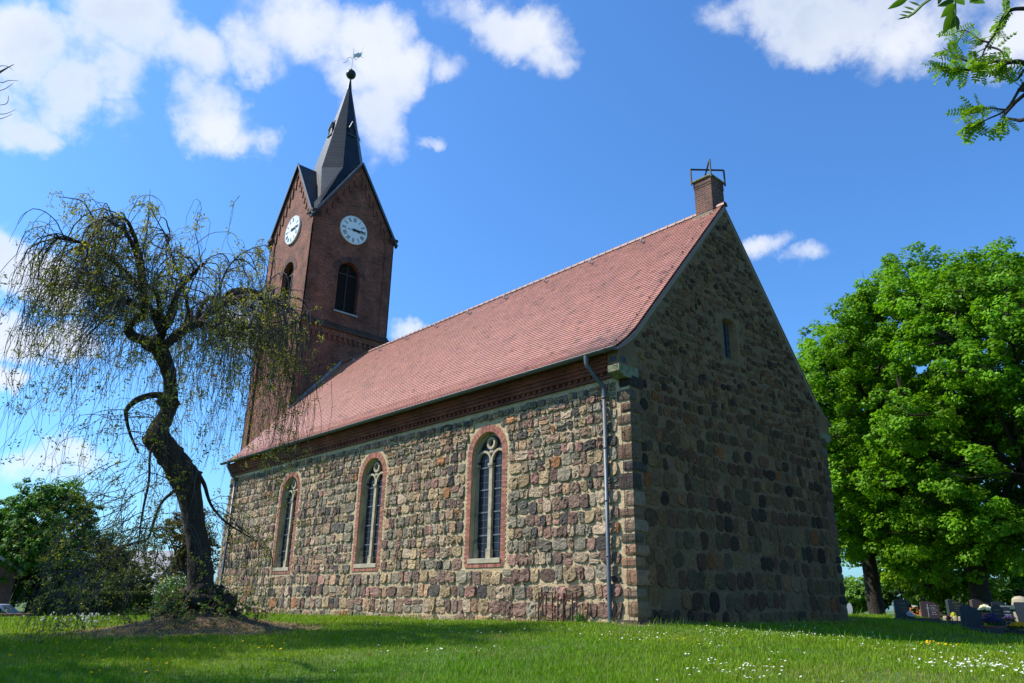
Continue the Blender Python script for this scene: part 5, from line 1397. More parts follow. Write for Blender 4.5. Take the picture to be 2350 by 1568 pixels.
    # short leafy side shoots on the two tall arching leaders
    for P0 in (LP[5][0], LP[6][0], LP[8][0]):
        for k in range(26):
            i = rng.integers(len(P0) // 3, len(P0)); P = droop(P0[i], rng.normal(0, .6, 3) + [0, 0, .2], rng.uniform(.3, .95), .1, .006, 1, 7, .7)
            if P is not None: dress(P, .4)
    # stiff young shoots standing out from the top of the crown
    top = np.concatenate([P0[1:] for P0 in prim if P0[:, 2].mean() > crown_o[2] + .4])
    for k in range(210):
        p = top[rng.integers(len(top))] if k % 3 else src[rng.integers(len(src))]; a = rng.uniform(0, 6.28)
        P = droop(p, np.array([math.cos(a), math.sin(a), rng.uniform(.1, .9)]), rng.uniform(.5, 1.5), rng.uniform(.0, .6), rng.uniform(.006, .011), 0, 9, rng.uniform(.1, .35))
        if P is not None:
            dress(P[-5:], .35)
            for q in range(2):
                P1 = droop(P[rng.integers(2, len(P))], rng.normal(0, .6, 3), rng.uniform(.15, .5), .2, .005, 2, 5, .3)
                if P1 is not None: dress(P1, .25)
    # long veils hanging almost to the grass
    for k in range(95):
        p = src[rng.integers(len(src))]; a = rng.uniform(0, 6.28)
        P = droop(p, np.array([math.cos(a), math.sin(a), .1]), rng.uniform(3.2, 7.2), .0, .0075, 0, 22, 1.0)
        if P is not None:
            dress(P, .10)
            for q in range(3):
                i = rng.integers(len(P) // 3, len(P)); d = rng.normal(0, .4, 3); d[2] = -.5; P1 = droop(P[i], d, rng.uniform(.4, 1.6), .0, .0045, 2, 7, 1.0)
                if P1 is not None: dress(P1, .14)
    # the hanging curtain right of the trunk
    for k in range(130):
        p = Q(rng.uniform(470, 610), rng.uniform(690, 800), rng.uniform(-1.2, .6)); a = rng.normal(0, 1, 3); a[2] = .2
        P = droop(p, a * .5 + vR * .3, rng.uniform(2.0, 7.4), .1, .007, 1, 20, 1.3)
        if P is not None: dress(P, .16)
    suck = MB(); sp_ = []
    for k in range(150):                                          # suckers and weeds round the foot
        a = rng.uniform(0, 6.28); rr_ = rng.uniform(.35, 1.5); q = np.array([math.cos(a), math.sin(a)]) * rr_; z0 = minz(q) - .03; hh = rng.uniform(.08, .5) * (1.35 - .6 * rr_ / 1.5)
        P = np.array([(q[0], q[1], z0), (q[0] * 1.05, q[1] * 1.05, z0 + hh * .6), (q[0] * 1.12 + rng.normal(0, .05), q[1] * 1.12 + rng.normal(0, .05), z0 + hh)])
        suck.tube(P, [.007, .005, .003], 3, (.08, .075, .04), cap=False); sp_ += [P[1], P[2]]
    spn = np.repeat(np.array(sp_), 7, 0) + rng.normal(0, .05, (len(sp_) * 7, 3))
    suck.build('suckers', M['twig'], t, uv=False); sl = MB(); leaf_quads(sl, spn, .075, np.where(rng.random((len(spn), 1)) < .4, [[.14, .13, .04]], [[.06, .13, .02]]), colvar=.3, jit=.8); sl.build('sucker_leaves', M['leaf'], t, uv=False)
    tw.build('twigs', M['twig'], t, uv=False)
    lp = np.array(leafP); n = 14
    Pn = np.repeat(lp, n, 0) + rng.normal(0, .060, (len(lp) * n, 3))
    yel = np.clip((Pn[:, 2] - 1.0) / 8, 0, 1)[:, None]
    c = np.where(rng.random((len(Pn), 1)) < .5, np.array([[.26, .25, .03]]), np.array([[.17, .19, .035]])) 
    lb = MB(); leaf_quads(lb, Pn, .072, c, colvar=.3, aspect=.42, jit=1.0)
    lb.build('leaves', M['leaf'], t, uv=False)
    sb = MB(); pp = np.repeat(np.array(podP), 9, 0) + rng.normal(0, .03, (len(podP) * 9, 3)) + np.array([0, 0, -.05])
    leaf_quads(sb, pp, .07, (.035, .024, .02), up=rng.normal(0, 1, (len(pp), 3)), aspect=.25); sb.build('seed_bunches', M['leaf'], t, uv=False)
    rng = keep
weeping_ash()

# ------------------------------------------------------------ robinia over the camera, and the bare tree at the left edge
def robinia():
    global rng
    keep = rng; rng = np.random.default_rng(11)
    b = np.array([CAM[0] + 8.0, CAM[1] + 3.5]); bz = gz1(*b); o = np.array([b[0], b[1], bz])
    t = empty('robinia_tree', tuple(o)); tag(t, 'robinia with feathery leaf sprays reaching in from the top right corner', 'tree')
    tb = MB(); Q = lambda u, v, D: pt(u, v, D) - o
    T = smooth_path([(0, 0, -.1), (.05, 0, 1.5), (-.1, .1, 3.5), (-.2, .2, 5.5), (-.1, .3, 8.0)], 4)
    trunk_tube(tb, T, np.linspace(.26, .08, len(T)), 12, .1)
    fronds = []
    def branch(pts, r0, r1, k=6):
        P = smooth_path(pts, 5); tb.tube(P, np.linspace(r0, r1, len(P)), k, (.05, .04, .035)); return P
    D = 7.0
    A = branch([T[10], Q(2560, 90, D), Q(2430, 190, D), Q(2350, 145, D), Q(2310, 145, D - .1), Q(2240, 160, D - .1), Q(2190, 158, D - .1), Q(2140, 148, D - .2)], .035, .004)
    B = branch([Q(2335, 143, D), Q(2290, 140, D), Q(2245, 148, D + .1), Q(2200, 132, D + .1), Q(2165, 110, D + .2)], .018, .004)
    Cc = branch([T[12], Q(2600, 10, D), Q(2450, 30, D), Q(2350, 20, D), Q(2310, 30, D), Q(2285, 75, D), Q(2262, 110, D), Q(2245, 150, D)], .03, .004)
    C2 = branch([Q(2270, 98, D), Q(2245, 90, D), Q(2215, 70, D), Q(2185, 78, D)], .010, .003)
    C3 = branch([Q(2262, 105, D), Q(2298, 118, D), Q(2306, 150, D), Q(2312, 175, D)], .010, .004)
    Dd = branch([T[8], Q(2520, 230, D), Q(2400, 170, D), Q(2352, 190, D), Q(2320, 238, D), Q(2300, 258, D), Q(2270, 272, D), Q(2240, 285, D), Q(2222, 278, D)], .02, .003)
    D2 = branch([Q(2306, 252, D), Q(2270, 248, D), Q(2240, 252, D), Q(2225, 258, D)], .008, .003)
    D3 = branch([Q(2305, 255, D), Q(2303, 275, D), Q(2296, 290, D)], .007, .003)
    E_ = branch([Q(2350, 160, D), Q(2330, 185, D), Q(2300, 175, D), Q(2255, 160, D)], .012, .004)
    # limbs of the rest of the crown, outside the photograph's frame
    rest = []
    for k in range(14):
        a = rng.uniform(0, 6.28); e = T[12 + k % 5] + np.array([math.cos(a), math.sin(a), .5]) * rng.uniform(1.8, 3.2)
        if (e[0] < -2.0): e[0] = abs(e[0]) * .5
        rest.append(branch([T[10 + k % 6], (T[10 + k % 6] + e) / 2 + [0, 0, .4], e], .07, .01))
    tb.build('trunk', M['bark'], t, smooth=True, uv=False)
    lb = MB()
    def frond(p, d, L, ls, npair=7, col=(.15, .28, .015)):
        d = d / np.linalg.norm(d); s = np.cross(d, rng.normal(0, 1, 3)); s /= np.linalg.norm(s); n_ = np.cross(d, s)
        st = [p]; q = p.copy(); dd = d.copy()
        for i in range(npair): dd = dd + np.array([0, 0, -.05]); dd /= np.linalg.norm(dd); q = q + dd * L / npair; st.append(q.copy())
        V = []; 
        for i, q in enumerate(st[1:]):
            for sg in (-1, 1, 0) if i == npair - 1 else (-1, 1):
                a = (s * sg + dd * (.35 if sg else 1.0)); a /= np.linalg.norm(a); w_ = np.cross(a, n_)
                q0 = q; l = ls * rng.uniform(.8, 1.1); nn = n_ * ls * .06
                V.append(np.array([q0, q0 + a * l * .25 + w_ * l * .20, q0 + a * l * .62 + w_ * l * .23 - nn, q0 + a * l * .93 + w_ * l * .10, q0 + a * l, q0 + a * l * .93 - w_ * l * .10, q0 + a * l * .62 - w_ * l * .23 - nn, q0 + a * l * .25 - w_ * l * .20]))
        V = np.array(V); n = len(V); c = np.array(col) * np.exp(rng.normal(0, .2, (n, 1)))
        lb.add(V.reshape(-1, 3), np.arange(n * 8).reshape(n, 8), np.repeat(c, 8, 0))
        lb.tube(np.array(st), .0022 if L < .3 else .003, 3, np.array(col) * .8, cap=False)
    for P, a0, a1, n in ((A, .55, 1, 34), (B, .2, 1, 20), (Cc, .5, 1, 24), (C2, .1, 1, 13), (C3, .1, 1, 12), (Dd, .78, 1, 16), (D2, .1, 1, 14), (D3, .2, 1, 9), (E_, .1, .9, 10)):
        for k in range(n):
            i = int(rng.uniform(a0, a1) * (len(P) - 1)); tan = P[min(i + 1, len(P) - 1)] - P[max(i - 1, 0)]; tan /= np.linalg.norm(tan)
            frond(P[i], tan * rng.uniform(.3, 1.1) + rng.normal(0, .5, 3), rng.uniform(.10, .19), .042, int(rng.integers(5, 8)))
    for P in rest:
        for k in range(26):
            i = rng.integers(3, len(P)); frond(P[i], rng.normal(0, 1, 3) + [0, 0, .2], rng.uniform(.2, .35), .07, 6)
    # near spray hanging into the top of the view
    N_ = lambda u, v, D=1.75: pt(u, v, D) - o
    nb = smooth_path([Q(2560, -180, 6.0), N_(2480, -260, 3.0), N_(2350, -130, 2.0), N_(2250, -60), N_(2205, -30)], 5)
    tw = MB(); tw.tube(nb, np.linspace(.02, .004, len(nb)), 5, (.06, .07, .03))
    tw.tube(np.array([N_(2190, -40), N_(2192, 0), N_(2193, 30), N_(2190, 62)]), .0022, 4, (.09, .15, .03)); tw.tube(np.array([N_(2205, -30), N_(2190, -40)]), .003, 4, (.09, .15, .03))
    tw.tube(np.array([N_(2205, -30), N_(2140, -5), N_(2118, 10), N_(2098, 30), N_(2082, 40)]), .0035, 5, (.16, .24, .06)); 
    tw.tube(np.array([N_(2140, -20), N_(2100, -8), N_(2080, -2)]), .002, 4, (.1, .18, .03))
    tw.build('twig', M['twig'], t, uv=False)
    lf = MB()
    def leaf(a, b, wd, col=(.10, .21, .010)):
        a, b = N_(*a), N_(*b); d = b - a; L = np.linalg.norm(d); d /= L; s = np.cross(d, Fv); s /= np.linalg.norm(s); nn = np.cross(d, s)
        tt = np.linspace(0, 1, 9); w_ = np.sin(np.pi * np.clip(tt, 0, 1) ** .8) * wd * L
        mid = a + d * tt[:, None] * L; V = np.r_[mid + s * w_[:, None] + nn * w_[:, None] * .25, mid, mid - s * w_[:, None] + nn * w_[:, None] * .25]
        F = [(i, i + 1, 10 + i, 9 + i) for i in range(8)] + [(9 + i, 10 + i, 19 + i, 18 + i) for i in range(8)]
        lf.add(V, F, np.array(col) * rng.uniform(.85, 1.15))
    leaf((2192, 2), (2150, 15), .20, (.04, .09, .008)); leaf((2193, 8), (2158, 42), .24); leaf((2190, 25), (2163, 80), .20, (.07, .15, .01)); leaf((2192, 40), (2182, 68), .25); leaf((2194, 35), (2198, 74), .13, (.06, .12, .02))
    leaf((2195, 0), (2214, 12), .35); leaf((2240, -12), (2225, 8), .4); leaf((2085, -5), (2036, 22), .16, (.10, .2, .01)); leaf((2225, 0), (2262, 8), .25); leaf((2160, -10), (2152, 12), .2, (.05, .08, .02))
    for a, b in (((2112, 14), (2085, 3)), ((2100, 24), (2073, 15)), ((2096, 31), (2068, 26)), ((2086, 38), (2062, 33)), ((2084, 39), (2058, 45))): leaf(a, b, .10, (.10, .15, .04))
    lf.build('leaflets', M['leaf'], t, smooth=True, uv=False)
    lb.build('leaves', M['leaf'], t, uv=False)
    rng = keep
robinia()

def bare_left():
    global rng
    keep = rng; rng = np.random.default_rng(19)
    b = np.array([-9.5, -19.6]); bz = gz1(*b); o = np.array([b[0], b[1], bz])
    t = empty('budding_tree', tuple(o)); tag(t, 'budding tree whose dark bare twigs poke in at the left edge near the top', 'tree')
    tb = MB(); lb = MB(); lp = []
    def grow(p, d, L, r, lv):
        P = [p]; q = p.copy(); dd = d / np.linalg.norm(d)
        for i in range(4): dd = dd + rng.normal(0, .12, 3) + np.array([0, 0, .04]); dd /= np.linalg.norm(dd); q = q + dd * L / 4; P.append(q.copy())
        tb.tube(P, np.linspace(r, r * .6, 5), 10 if lv == 0 else 5 if lv < 3 else 3, (.05, .042, .036))
        w_ = P[-1] + o - CAM; dp = w_ @ Fv
        if dp > 0 and 1175 + FPX * (w_ @ Rv) / dp > -130: return
        if lv >= 3: lp.extend(P[1:])
        if lv < 5:
            for k in range(8 if lv == 0 else 3):
                a = rng.uniform(0, 6.28); v = dd * .8 + np.array([math.cos(a), math.sin(a), .25]) * (.9 if lv == 0 else .65); v /= np.linalg.norm(v)
                q_ = P[int(rng.integers(2, 5))]; 
                grow(q_, v, L * rng.uniform(.6, .78), r * .55, lv + 1)
    grow(np.array([0, 0, -.1]), np.array([0, 0, 1.]), 6.6, .34, 0)
    Q = lambda u, v, D: pt(u, v, D) - o
    D = 16.0
    P0 = smooth_path([np.array([.2, .3, 4.0]), Q(-160, 420, 18.0), Q(-90, 300, D), Q(-40, 220, D), Q(-10, 175, D), Q(10, 160, D), Q(32, 148, D)], 5); tb.tube(P0, np.linspace(.08, .005, len(P0)), 5)
    for a in ([(-60, 250), (-20, 190), (5, 190), (20, 185), (42, 186)], [(-60, 250), (-20, 215), (10, 205), (30, 192)], [(-80, 290), (-30, 262), (10, 262), (35, 252)], [(-80, 290), (-30, 280), (5, 272), (28, 262)], [(-40, 225), (-10, 240), (15, 238), (20, 220)], [(-50, 230), (-10, 160), (15, 152), (30, 162)]):
        P = smooth_path([Q(u, v, D + rng.normal(0, .2)) for u, v in a], 4); tb.tube(P, np.linspace(.012, .004, len(P)), 4); pass
    tb.build('trunk', M['bark'], t, uv=False)
    P = np.repeat(np.array(lp), 10, 0) + rng.normal(0, .20, (len(lp) * 10, 3)); leaf_quads(lb, P, .13, (.06, .06, .02), jit=1.0); lb.build('buds', M['leaf'], t, uv=False)
    rng = keep
bare_left()

# ------------------------------------------------------------ graves
def gq(a, b): return ((3560 + a * .2281) / 1.743, (2340 + b * .2281) / 1.743)
def ground_hit(u, v, D):
    p = pt(u, v, D); return np.array([p[0], p[1], gz1(p[0], p[1])])
def graves():
    def spot(a, D):
        u, v = gq(a, 600); p = pt(u, v, D); return p[0], p[1]
    def size(n, D): return n * .2281 / 1.743 / FPX * D * .88
    def zpix(b, a, D): u, v = gq(a, b); return pt(u, v, D)[2]
    def headstone(label, a0, a1, top, D, outline, th, mt, letters, lm, rz=0.0, extra=None):
        ac = (a0 + a1) / 2; x, y = spot(ac, D); z0 = gz1(x, y); h = zpix(top, ac, D) - z0; w = size(a1 - a0, D) * .9
        yaw = math.atan2(CAM[1] - y, CAM[0] - x) + math.pi / 2 + rz
        t = empty('gravestone', (x, y, z0), yaw); tag(t, label, 'gravestone', 'gravestones in the churchyard plot')
        mb = MB(); lp = [(p[0] * w / 2, p[1] * h if p[1] > 0 else -.1) for p in outline]
        mb.prism(lp, lambda a, b, d: (a, d, b), -th / 2, th / 2); bevel(mb.build('stone', mt, t, recalc=True), .012)
        pl = MB(); pl.box(-w * .58, w * .58, -th * .75, th * .75, -.1, .09); bevel(pl.build('plinth', mt, t), .008)
        if letters:
            lt = MB()
            for (x0, x1, zz, hh) in letters:                    # rows of worn lettering: single strokes of uneven height
                q = x0
                while q < x1:
                    lw = rng.uniform(.010, .022); lt.box(q * w, q * w + lw, -th / 2 - .003, -th / 2 + .001, zz * h - hh / 2 * rng.uniform(.5, 1), zz * h + hh / 2 * rng.uniform(.5, 1)); q += (lw + rng.uniform(.008, .02)) / w
            lt.build('lettering', lm, t)
        if extra: extra(t, w, h, th)
        return t
    slant = [(-1, 0), (1, 0), (1, .80), (.55, .93), (-.2, 1.0), (-.7, .99), (-1, .93)]
    slant2 = [(-1, 0), (1, 0), (.96, .80), (.45, .88), (-.1, 1.0), (-.6, 1.0), (-1, .93)]
    wave = [(-1, 0), (1, 0), (1, .84), (.6, .85), (.25, .90), (-.15, .99), (-.6, 1.0), (-1, .96)]
    oval = [(-1, 0), (1, 0), (1, .7)] + [(math.cos(q), .7 + .3 * math.sin(q)) for q in np.linspace(.15, math.pi - .15, 11)] + [(-1, .7)]
    headstone('tall black headstone with faint gold lettering, leftmost of the graves', 105, 355, 248, 33, [(-1, 0), (1, 0), (1, .85), (.7, .95), (.2, 1), (-.5, 1), (-1, .94)], .22, M['granite_dark'],
              [(-.15, .3, .80, .05), (-.1, .3, .62, .04), (-.05, .3, .52, .03), (0, .3, .42, .04)], M['gold'], .15)
    def cross(t, w, h, th):
        c = MB(); c.box(-.12 * w - .012, -.12 * w + .012, -th / 2 - .006, -th / 2, .15 * h, .86 * h); c.box(-.12 * w - .06, -.12 * w + .06, -th / 2 - .0065, -th / 2, .64 * h, .67 * h); c.build('cross', M['paleletter'], t)
    headstone('brown-red headstone with pale cross and slanting top', 575, 872, 288, 34, slant, .20, M['granite_red'],
              [(.02, .36, .78, .035), (.06, .3, .66, .05), (0, .36, .56, .025), (.08, .3, .44, .05), (.06, .36, .34, .03)], M['paleletter'], .15, cross)
    headstone('black headstone with gold script and rough grey side, left of a thick trunk', 1050, 1300, 255, 36, wave, .30, M['granite_grey'], [(-.2, .3, .86, .06), (-.1, .3, .73, .05), (-.1, .32, .62, .03), (-.08, .32, .52, .03)], M['gold'], .32)
    headstone('dark grey-green headstone seen from behind, nearest to the lawn', 1262, 1600, 358, 28.5, slant2, .20, M['granite_grey'], None, None, .12)
    headstone('brown headstone with wavy top behind the white bouquet', 1478, 1745, 255, 37, wave, .28, M['granite_red'], [(0, .35, .8, .04)], M['gold'], .35)
    headstone('small black round-topped headstone with gold arch of letters', 1805, 2000, 345, 30.5, oval, .16, M['granite_dark'], [(-.2, .25, .78, .04), (-.2, .25, .62, .04), (-.2, .25, .46, .04)], M['gold'], .1)
    headstone('wide black headstone with pale lettering behind the round-topped one', 1850, 2150, 290, 35, wave, .2, M['granite_dark'], [(-.1, .4, .80, .06), (0, .35, .58, .05), (0, .38, .46, .03)], M['paleletter'], .12)
    headstone('polished pink-brown headstone with curved side at the right edge', 2245, 2500, 305, 29.5, [(-.85, 0), (1, 0), (1, 1), (-.9, 1), (-1, .9), (-.97, .7), (-.8, .5), (-.78, .3)], .24, M['granite_pink'], None, None, .1)
    x, y = spot(2345, 36); z0 = gz1(x, y); t = empty('gravestone', (x, y, z0)); tag(t, 'pale rough boulder used as headstone, at the right edge behind the pink one', 'gravestone', 'gravestones in the churchyard plot')
    mb = MB(); h = zpix(200, 2345, 36) - z0; superstone(mb, np.array([0, 0, h / 2]), np.array([.30, .22, h / 2]), (.36, .32, .24), p=3, jit=.06); mb.build('stone', M['sandstone'], t, smooth=True)
    # kerbs
    def kerb(a0, a1, D, dep, lab, mt):
        x0, y0 = spot(a0, D); x1, y1 = spot(a1, D); L = math.hypot(x1 - x0, y1 - y0); ang = math.atan2(y1 - y0, x1 - x0); z = max(gz1(x0, y0), gz1(x1, y1))
        t = empty('grave_kerb', (x0, y0, z), ang); tag(t, lab, 'grave kerb', 'stone kerbs edging the graves')
        mb = MB(); mb.box(0, L, -.05, .05, -.25, .10); mb.box(0, L, dep - .05, dep + .05, -.25, .10); mb.box(-.05, .05, .051, dep - .051, -.25, .098); mb.box(L - .05, L + .05, .051, dep - .051, -.25, .098)
        bevel(mb.build('frame', mt, t), .006)
        mb = MB(); mb.box(.05, L - .05, .05, dep - .05, -.2, .05, (.045, .032, .024)); mb.build('soil', M['twig'], t)
    kerb(120, 860, 31.5, 1.7, 'dark stone kerb round the yellow pansy bed', M['granite_dark'])
    kerb(880, 1290, 31.0, 1.9, 'red-brown stone kerb left of the nearest headstone', M['granite_red'])
    kerb(1300, 1960, 27.4, 1.0, 'grey stone kerb in front of the purple flower bowl', M['granite_grey'])
    kerb(2020, 2560, 28.2, 1.2, 'dark kerb round the yellow pansies at the right edge', M['granite_dark'])
    # plantings
    def blooms(name, label, cat, a0, a1, D, z0, z1, n, col, size_, leafn=0, dep=.4, pot=None, group=None, spread=0, col2=None):
        ac = (a0 + a1) / 2; x, y = spot(ac, D); g = gz1(x, y); w = size(a1 - a0, D); yaw = math.atan2(CAM[1] - y, CAM[0] - x) + math.pi / 2
        t = empty(name, (x, y, g), yaw); tag(t, label, cat, group); zt = zpix(z0, ac, D) - g; zb = max(zpix(z1, ac, D) - g, .04)
        u = rng.normal(0, 1, (n, 3)); u /= np.linalg.norm(u, axis=1)[:, None]; u[:, 2] = np.abs(u[:, 2])
        P = np.c_[u[:, 0] * w / 2 * rng.uniform(.5, 1, n), u[:, 1] * dep / 2, zb + u[:, 2] * (zt - zb)]
        f = MB(); c = np.array(col)[None] if col2 is None else np.where(rng.random((n, 1)) < .35, np.array(col2)[None], np.array(col)[None]); c = np.broadcast_to(c, (n, 3))
        leaf_quads(f, P, size_, c, up=u + np.array([0, -.8, .3]), aspect=.95, jit=.35, colvar=.12); f.build('flowers', M['petal'], t, uv=False)
        k = leafn or n * 2; u = rng.normal(0, 1, (k, 3)); u /= np.linalg.norm(u, axis=1)[:, None]; u[:, 2] = np.abs(u[:, 2])
        P = np.c_[u[:, 0] * w / 2 * rng.uniform(.3, 1, k), u[:, 1] * dep / 2, max(zb - .08, .0) + u[:, 2] * (zt - zb) * .9]
        f = MB(); leaf_quads(f, P, .06, (.035, .08, .015), up=u, jit=.6); f.build('leaves', M['leaf'], t, uv=False)
        if pot:
            pc, pm, pr, ph = pot; m_ = MB(); m_.lathe([(pr * .7, 0), (pr, ph), (pr * 1.04, ph), (pr * 1.04, ph + .03), (pr * .92, ph + .03), (pr * .9, ph - .03), (0.01, ph - .04)], (0, 0, 0), 20); m_.build(pc, M[pm], t, smooth=False)
    blooms('flower_bowl', 'wide terracotta bowl of purple flowers beside the nearest dark headstone', 'flower bowl', 1640, 1930, 27.8, 500, 650, 420, (.035, .022, .10), .04, pot=('bowl', 'terracotta', .32, .17), dep=.5, leafn=700)
    blooms('pansy_bed', 'yellow pansies planted in front of the two left headstones', 'flower bed', 310, 770, 32.4, 555, 625, 210, (.50, .34, .01), .045, leafn=600, dep=.6)
    blooms('pansy_bed', 'orange-yellow pansy patch at the right edge in front of the pink headstone', 'flower bed', 2105, 2460, 28.0, 655, 720, 340, (.55, .27, .01), .06, leafn=300, dep=.5)
    blooms('white_flowers', 'pale bouquet in front of the black left headstone', 'flowers', 300, 435, 31.8, 460, 545, 90, (.42, .48, .52), .06, leafn=200, dep=.3)
    blooms('yellow_bush', 'small yellow-green shrub at the foot of the rough-sided headstone', 'shrub', 1070, 1185, 34.5, 480, 590, 160, (.42, .42, .03), .05, leafn=260, dep=.35)
    blooms('red_plant', 'dark red plant left of the small yellow-green shrub', 'plant', 990, 1070, 33.5, 535, 600, 60, (.10, .02, .035), .06, leafn=60, dep=.3)
    blooms('white_bouquet', 'large white and yellow bouquet between brown and round-topped headstones', 'bouquet', 1600, 1800, 33, 350, 440, 170, (.78, .80, .74), .075, leafn=420, dep=.4, col2=(.75, .6, .12))
    blooms('rose_bouquet', 'cream roses left of the polished pink headstone', 'bouquet', 2155, 2250, 31.5, 362, 420, 60, (.72, .58, .35), .09, leafn=260, dep=.3)
    blooms('flower_pot', 'dark pot of pink and white flowers in front of the wide black headstone', 'flower pot', 2010, 2200, 29, 535, 590, 110, (.55, .08, .16), .05, leafn=80, dep=.25, col2=(.75, .6, .62), pot=('pot', 'granite_dark', .11, .26))
    x, y = spot(1230, 33.8); t = empty('grave_lantern_row', (x, y, gz1(x, y)), .1)
    tag(t, 'row of pale stones edging a grave left of the nearest headstone', 'edging stones')
    mb = MB()
    for k in range(7): superstone(mb, np.array([-.5 + k * .17, 0, .12]), np.array([.075, .07, .12]), (.42, .40, .38), p=4, k=4)
    mb.build('stones', M['sandstone'], t, smooth=True); t.name = 'edging_stones'
    # vehicle beyond
    p = pt(*gq(545, 560), 90); g = gz1(p[0], p[1]); t = empty('work_van', (p[0], p[1], g), math.radians(160)); tag(t, 'white van with orange flank glimpsed between the two left headstones', 'van')
    mb = MB(); mb.prism([(-2.3, .35), (2.4, .35), (2.45, .95), (1.9, 1.15), (-2.3, 1.15)], lambda a, b, d: (a, d, b), -.9, .9, (.35, .11, .015)); mb.build('body', M['carpaint'], t, recalc=True)
    mb = MB(); mb.prism([(-2.3, 1.15), (1.9, 1.15), (1.2, 1.95), (-2.25, 2.0)], lambda a, b, d: (a, d, b), -.88, .88, (.4, .41, .43)); mb.build('cabin', M['carpaint'], t, recalc=True)
    mb = MB()
    for s in (-1, 1): mb.poly([[(.2, 1.25), (1.6, 1.25), (1.1, 1.8), (.2, 1.8)]], lambda q: (q[0], s * .885, q[1]))
    mb.build('window', M['glass'], t)
    for x in (-1.5, 1.6):
        for s in (-1, 1):
            w_ = MB(); w_.tube([(x, s * .72, .34), (x, s * .92, .34)], .34, 16, (.02, .02, .02)); w_.build('wheel', M['attr'], t)
    # round sign seen from behind
    u, v = (3200 + 500 * .4038) / 1.743, (2100 + 835 * .4038) / 1.743; p = pt(u, v, 66); g = gz1(p[0], p[1])
    t = empty('road_sign', (p[0], p[1], g), math.radians(-40)); tag(t, 'round grey road sign seen from behind, beyond the church corner', 'road sign')
    zc = p[2] - g; mb = MB(); mb.tube([(0, 0, -.2), (0, 0, zc + .25)], .03, 8); mb.build('post', M['zinc'], t)
    mb = MB(); mb.prism([(.46 * math.cos(q), zc + .46 * math.sin(q)) for q in np.linspace(0, 2 * math.pi, 28, endpoint=False)], lambda a, b, d: (a, d, b), -.06, -.045, (.16, .17, .19)); mb.build('disc', M['attr'], t, recalc=True)
graves()

def low_plant(u, D, label, seed, s=.3, col=(.05, .12, .02)):
    p = pt(u, 1425, D); g = gz1(p[0], p[1]); t = empty('leafy_weed', (p[0], p[1], g)); tag(t, label, 'plant')
    n = 260; q = rng.normal(0, 1, (n, 3)); q /= np.linalg.norm(q, axis=1)[:, None]; q[:, 2] = np.abs(q[:, 2]); P = q * rng.uniform(.4, 1, (n, 1)) * np.array([s, s * .7, s * 1.3])
    mb = MB(); leaf_quads(mb, P, .06, col, up=q, jit=.5); mb.build('leaves', M['leaf'], t, uv=False)
    mb = MB()
    for k in range(8): mb.tube([(0, 0, -.02), tuple(P[k] * .9)], .004, 3, (.05, .09, .02))
    mb.build('stems', M['twig'], t, uv=False)
low_plant(1332, 19.6, 'small leafy weed growing at the wall foot beside the rusty rack', 1, .22)

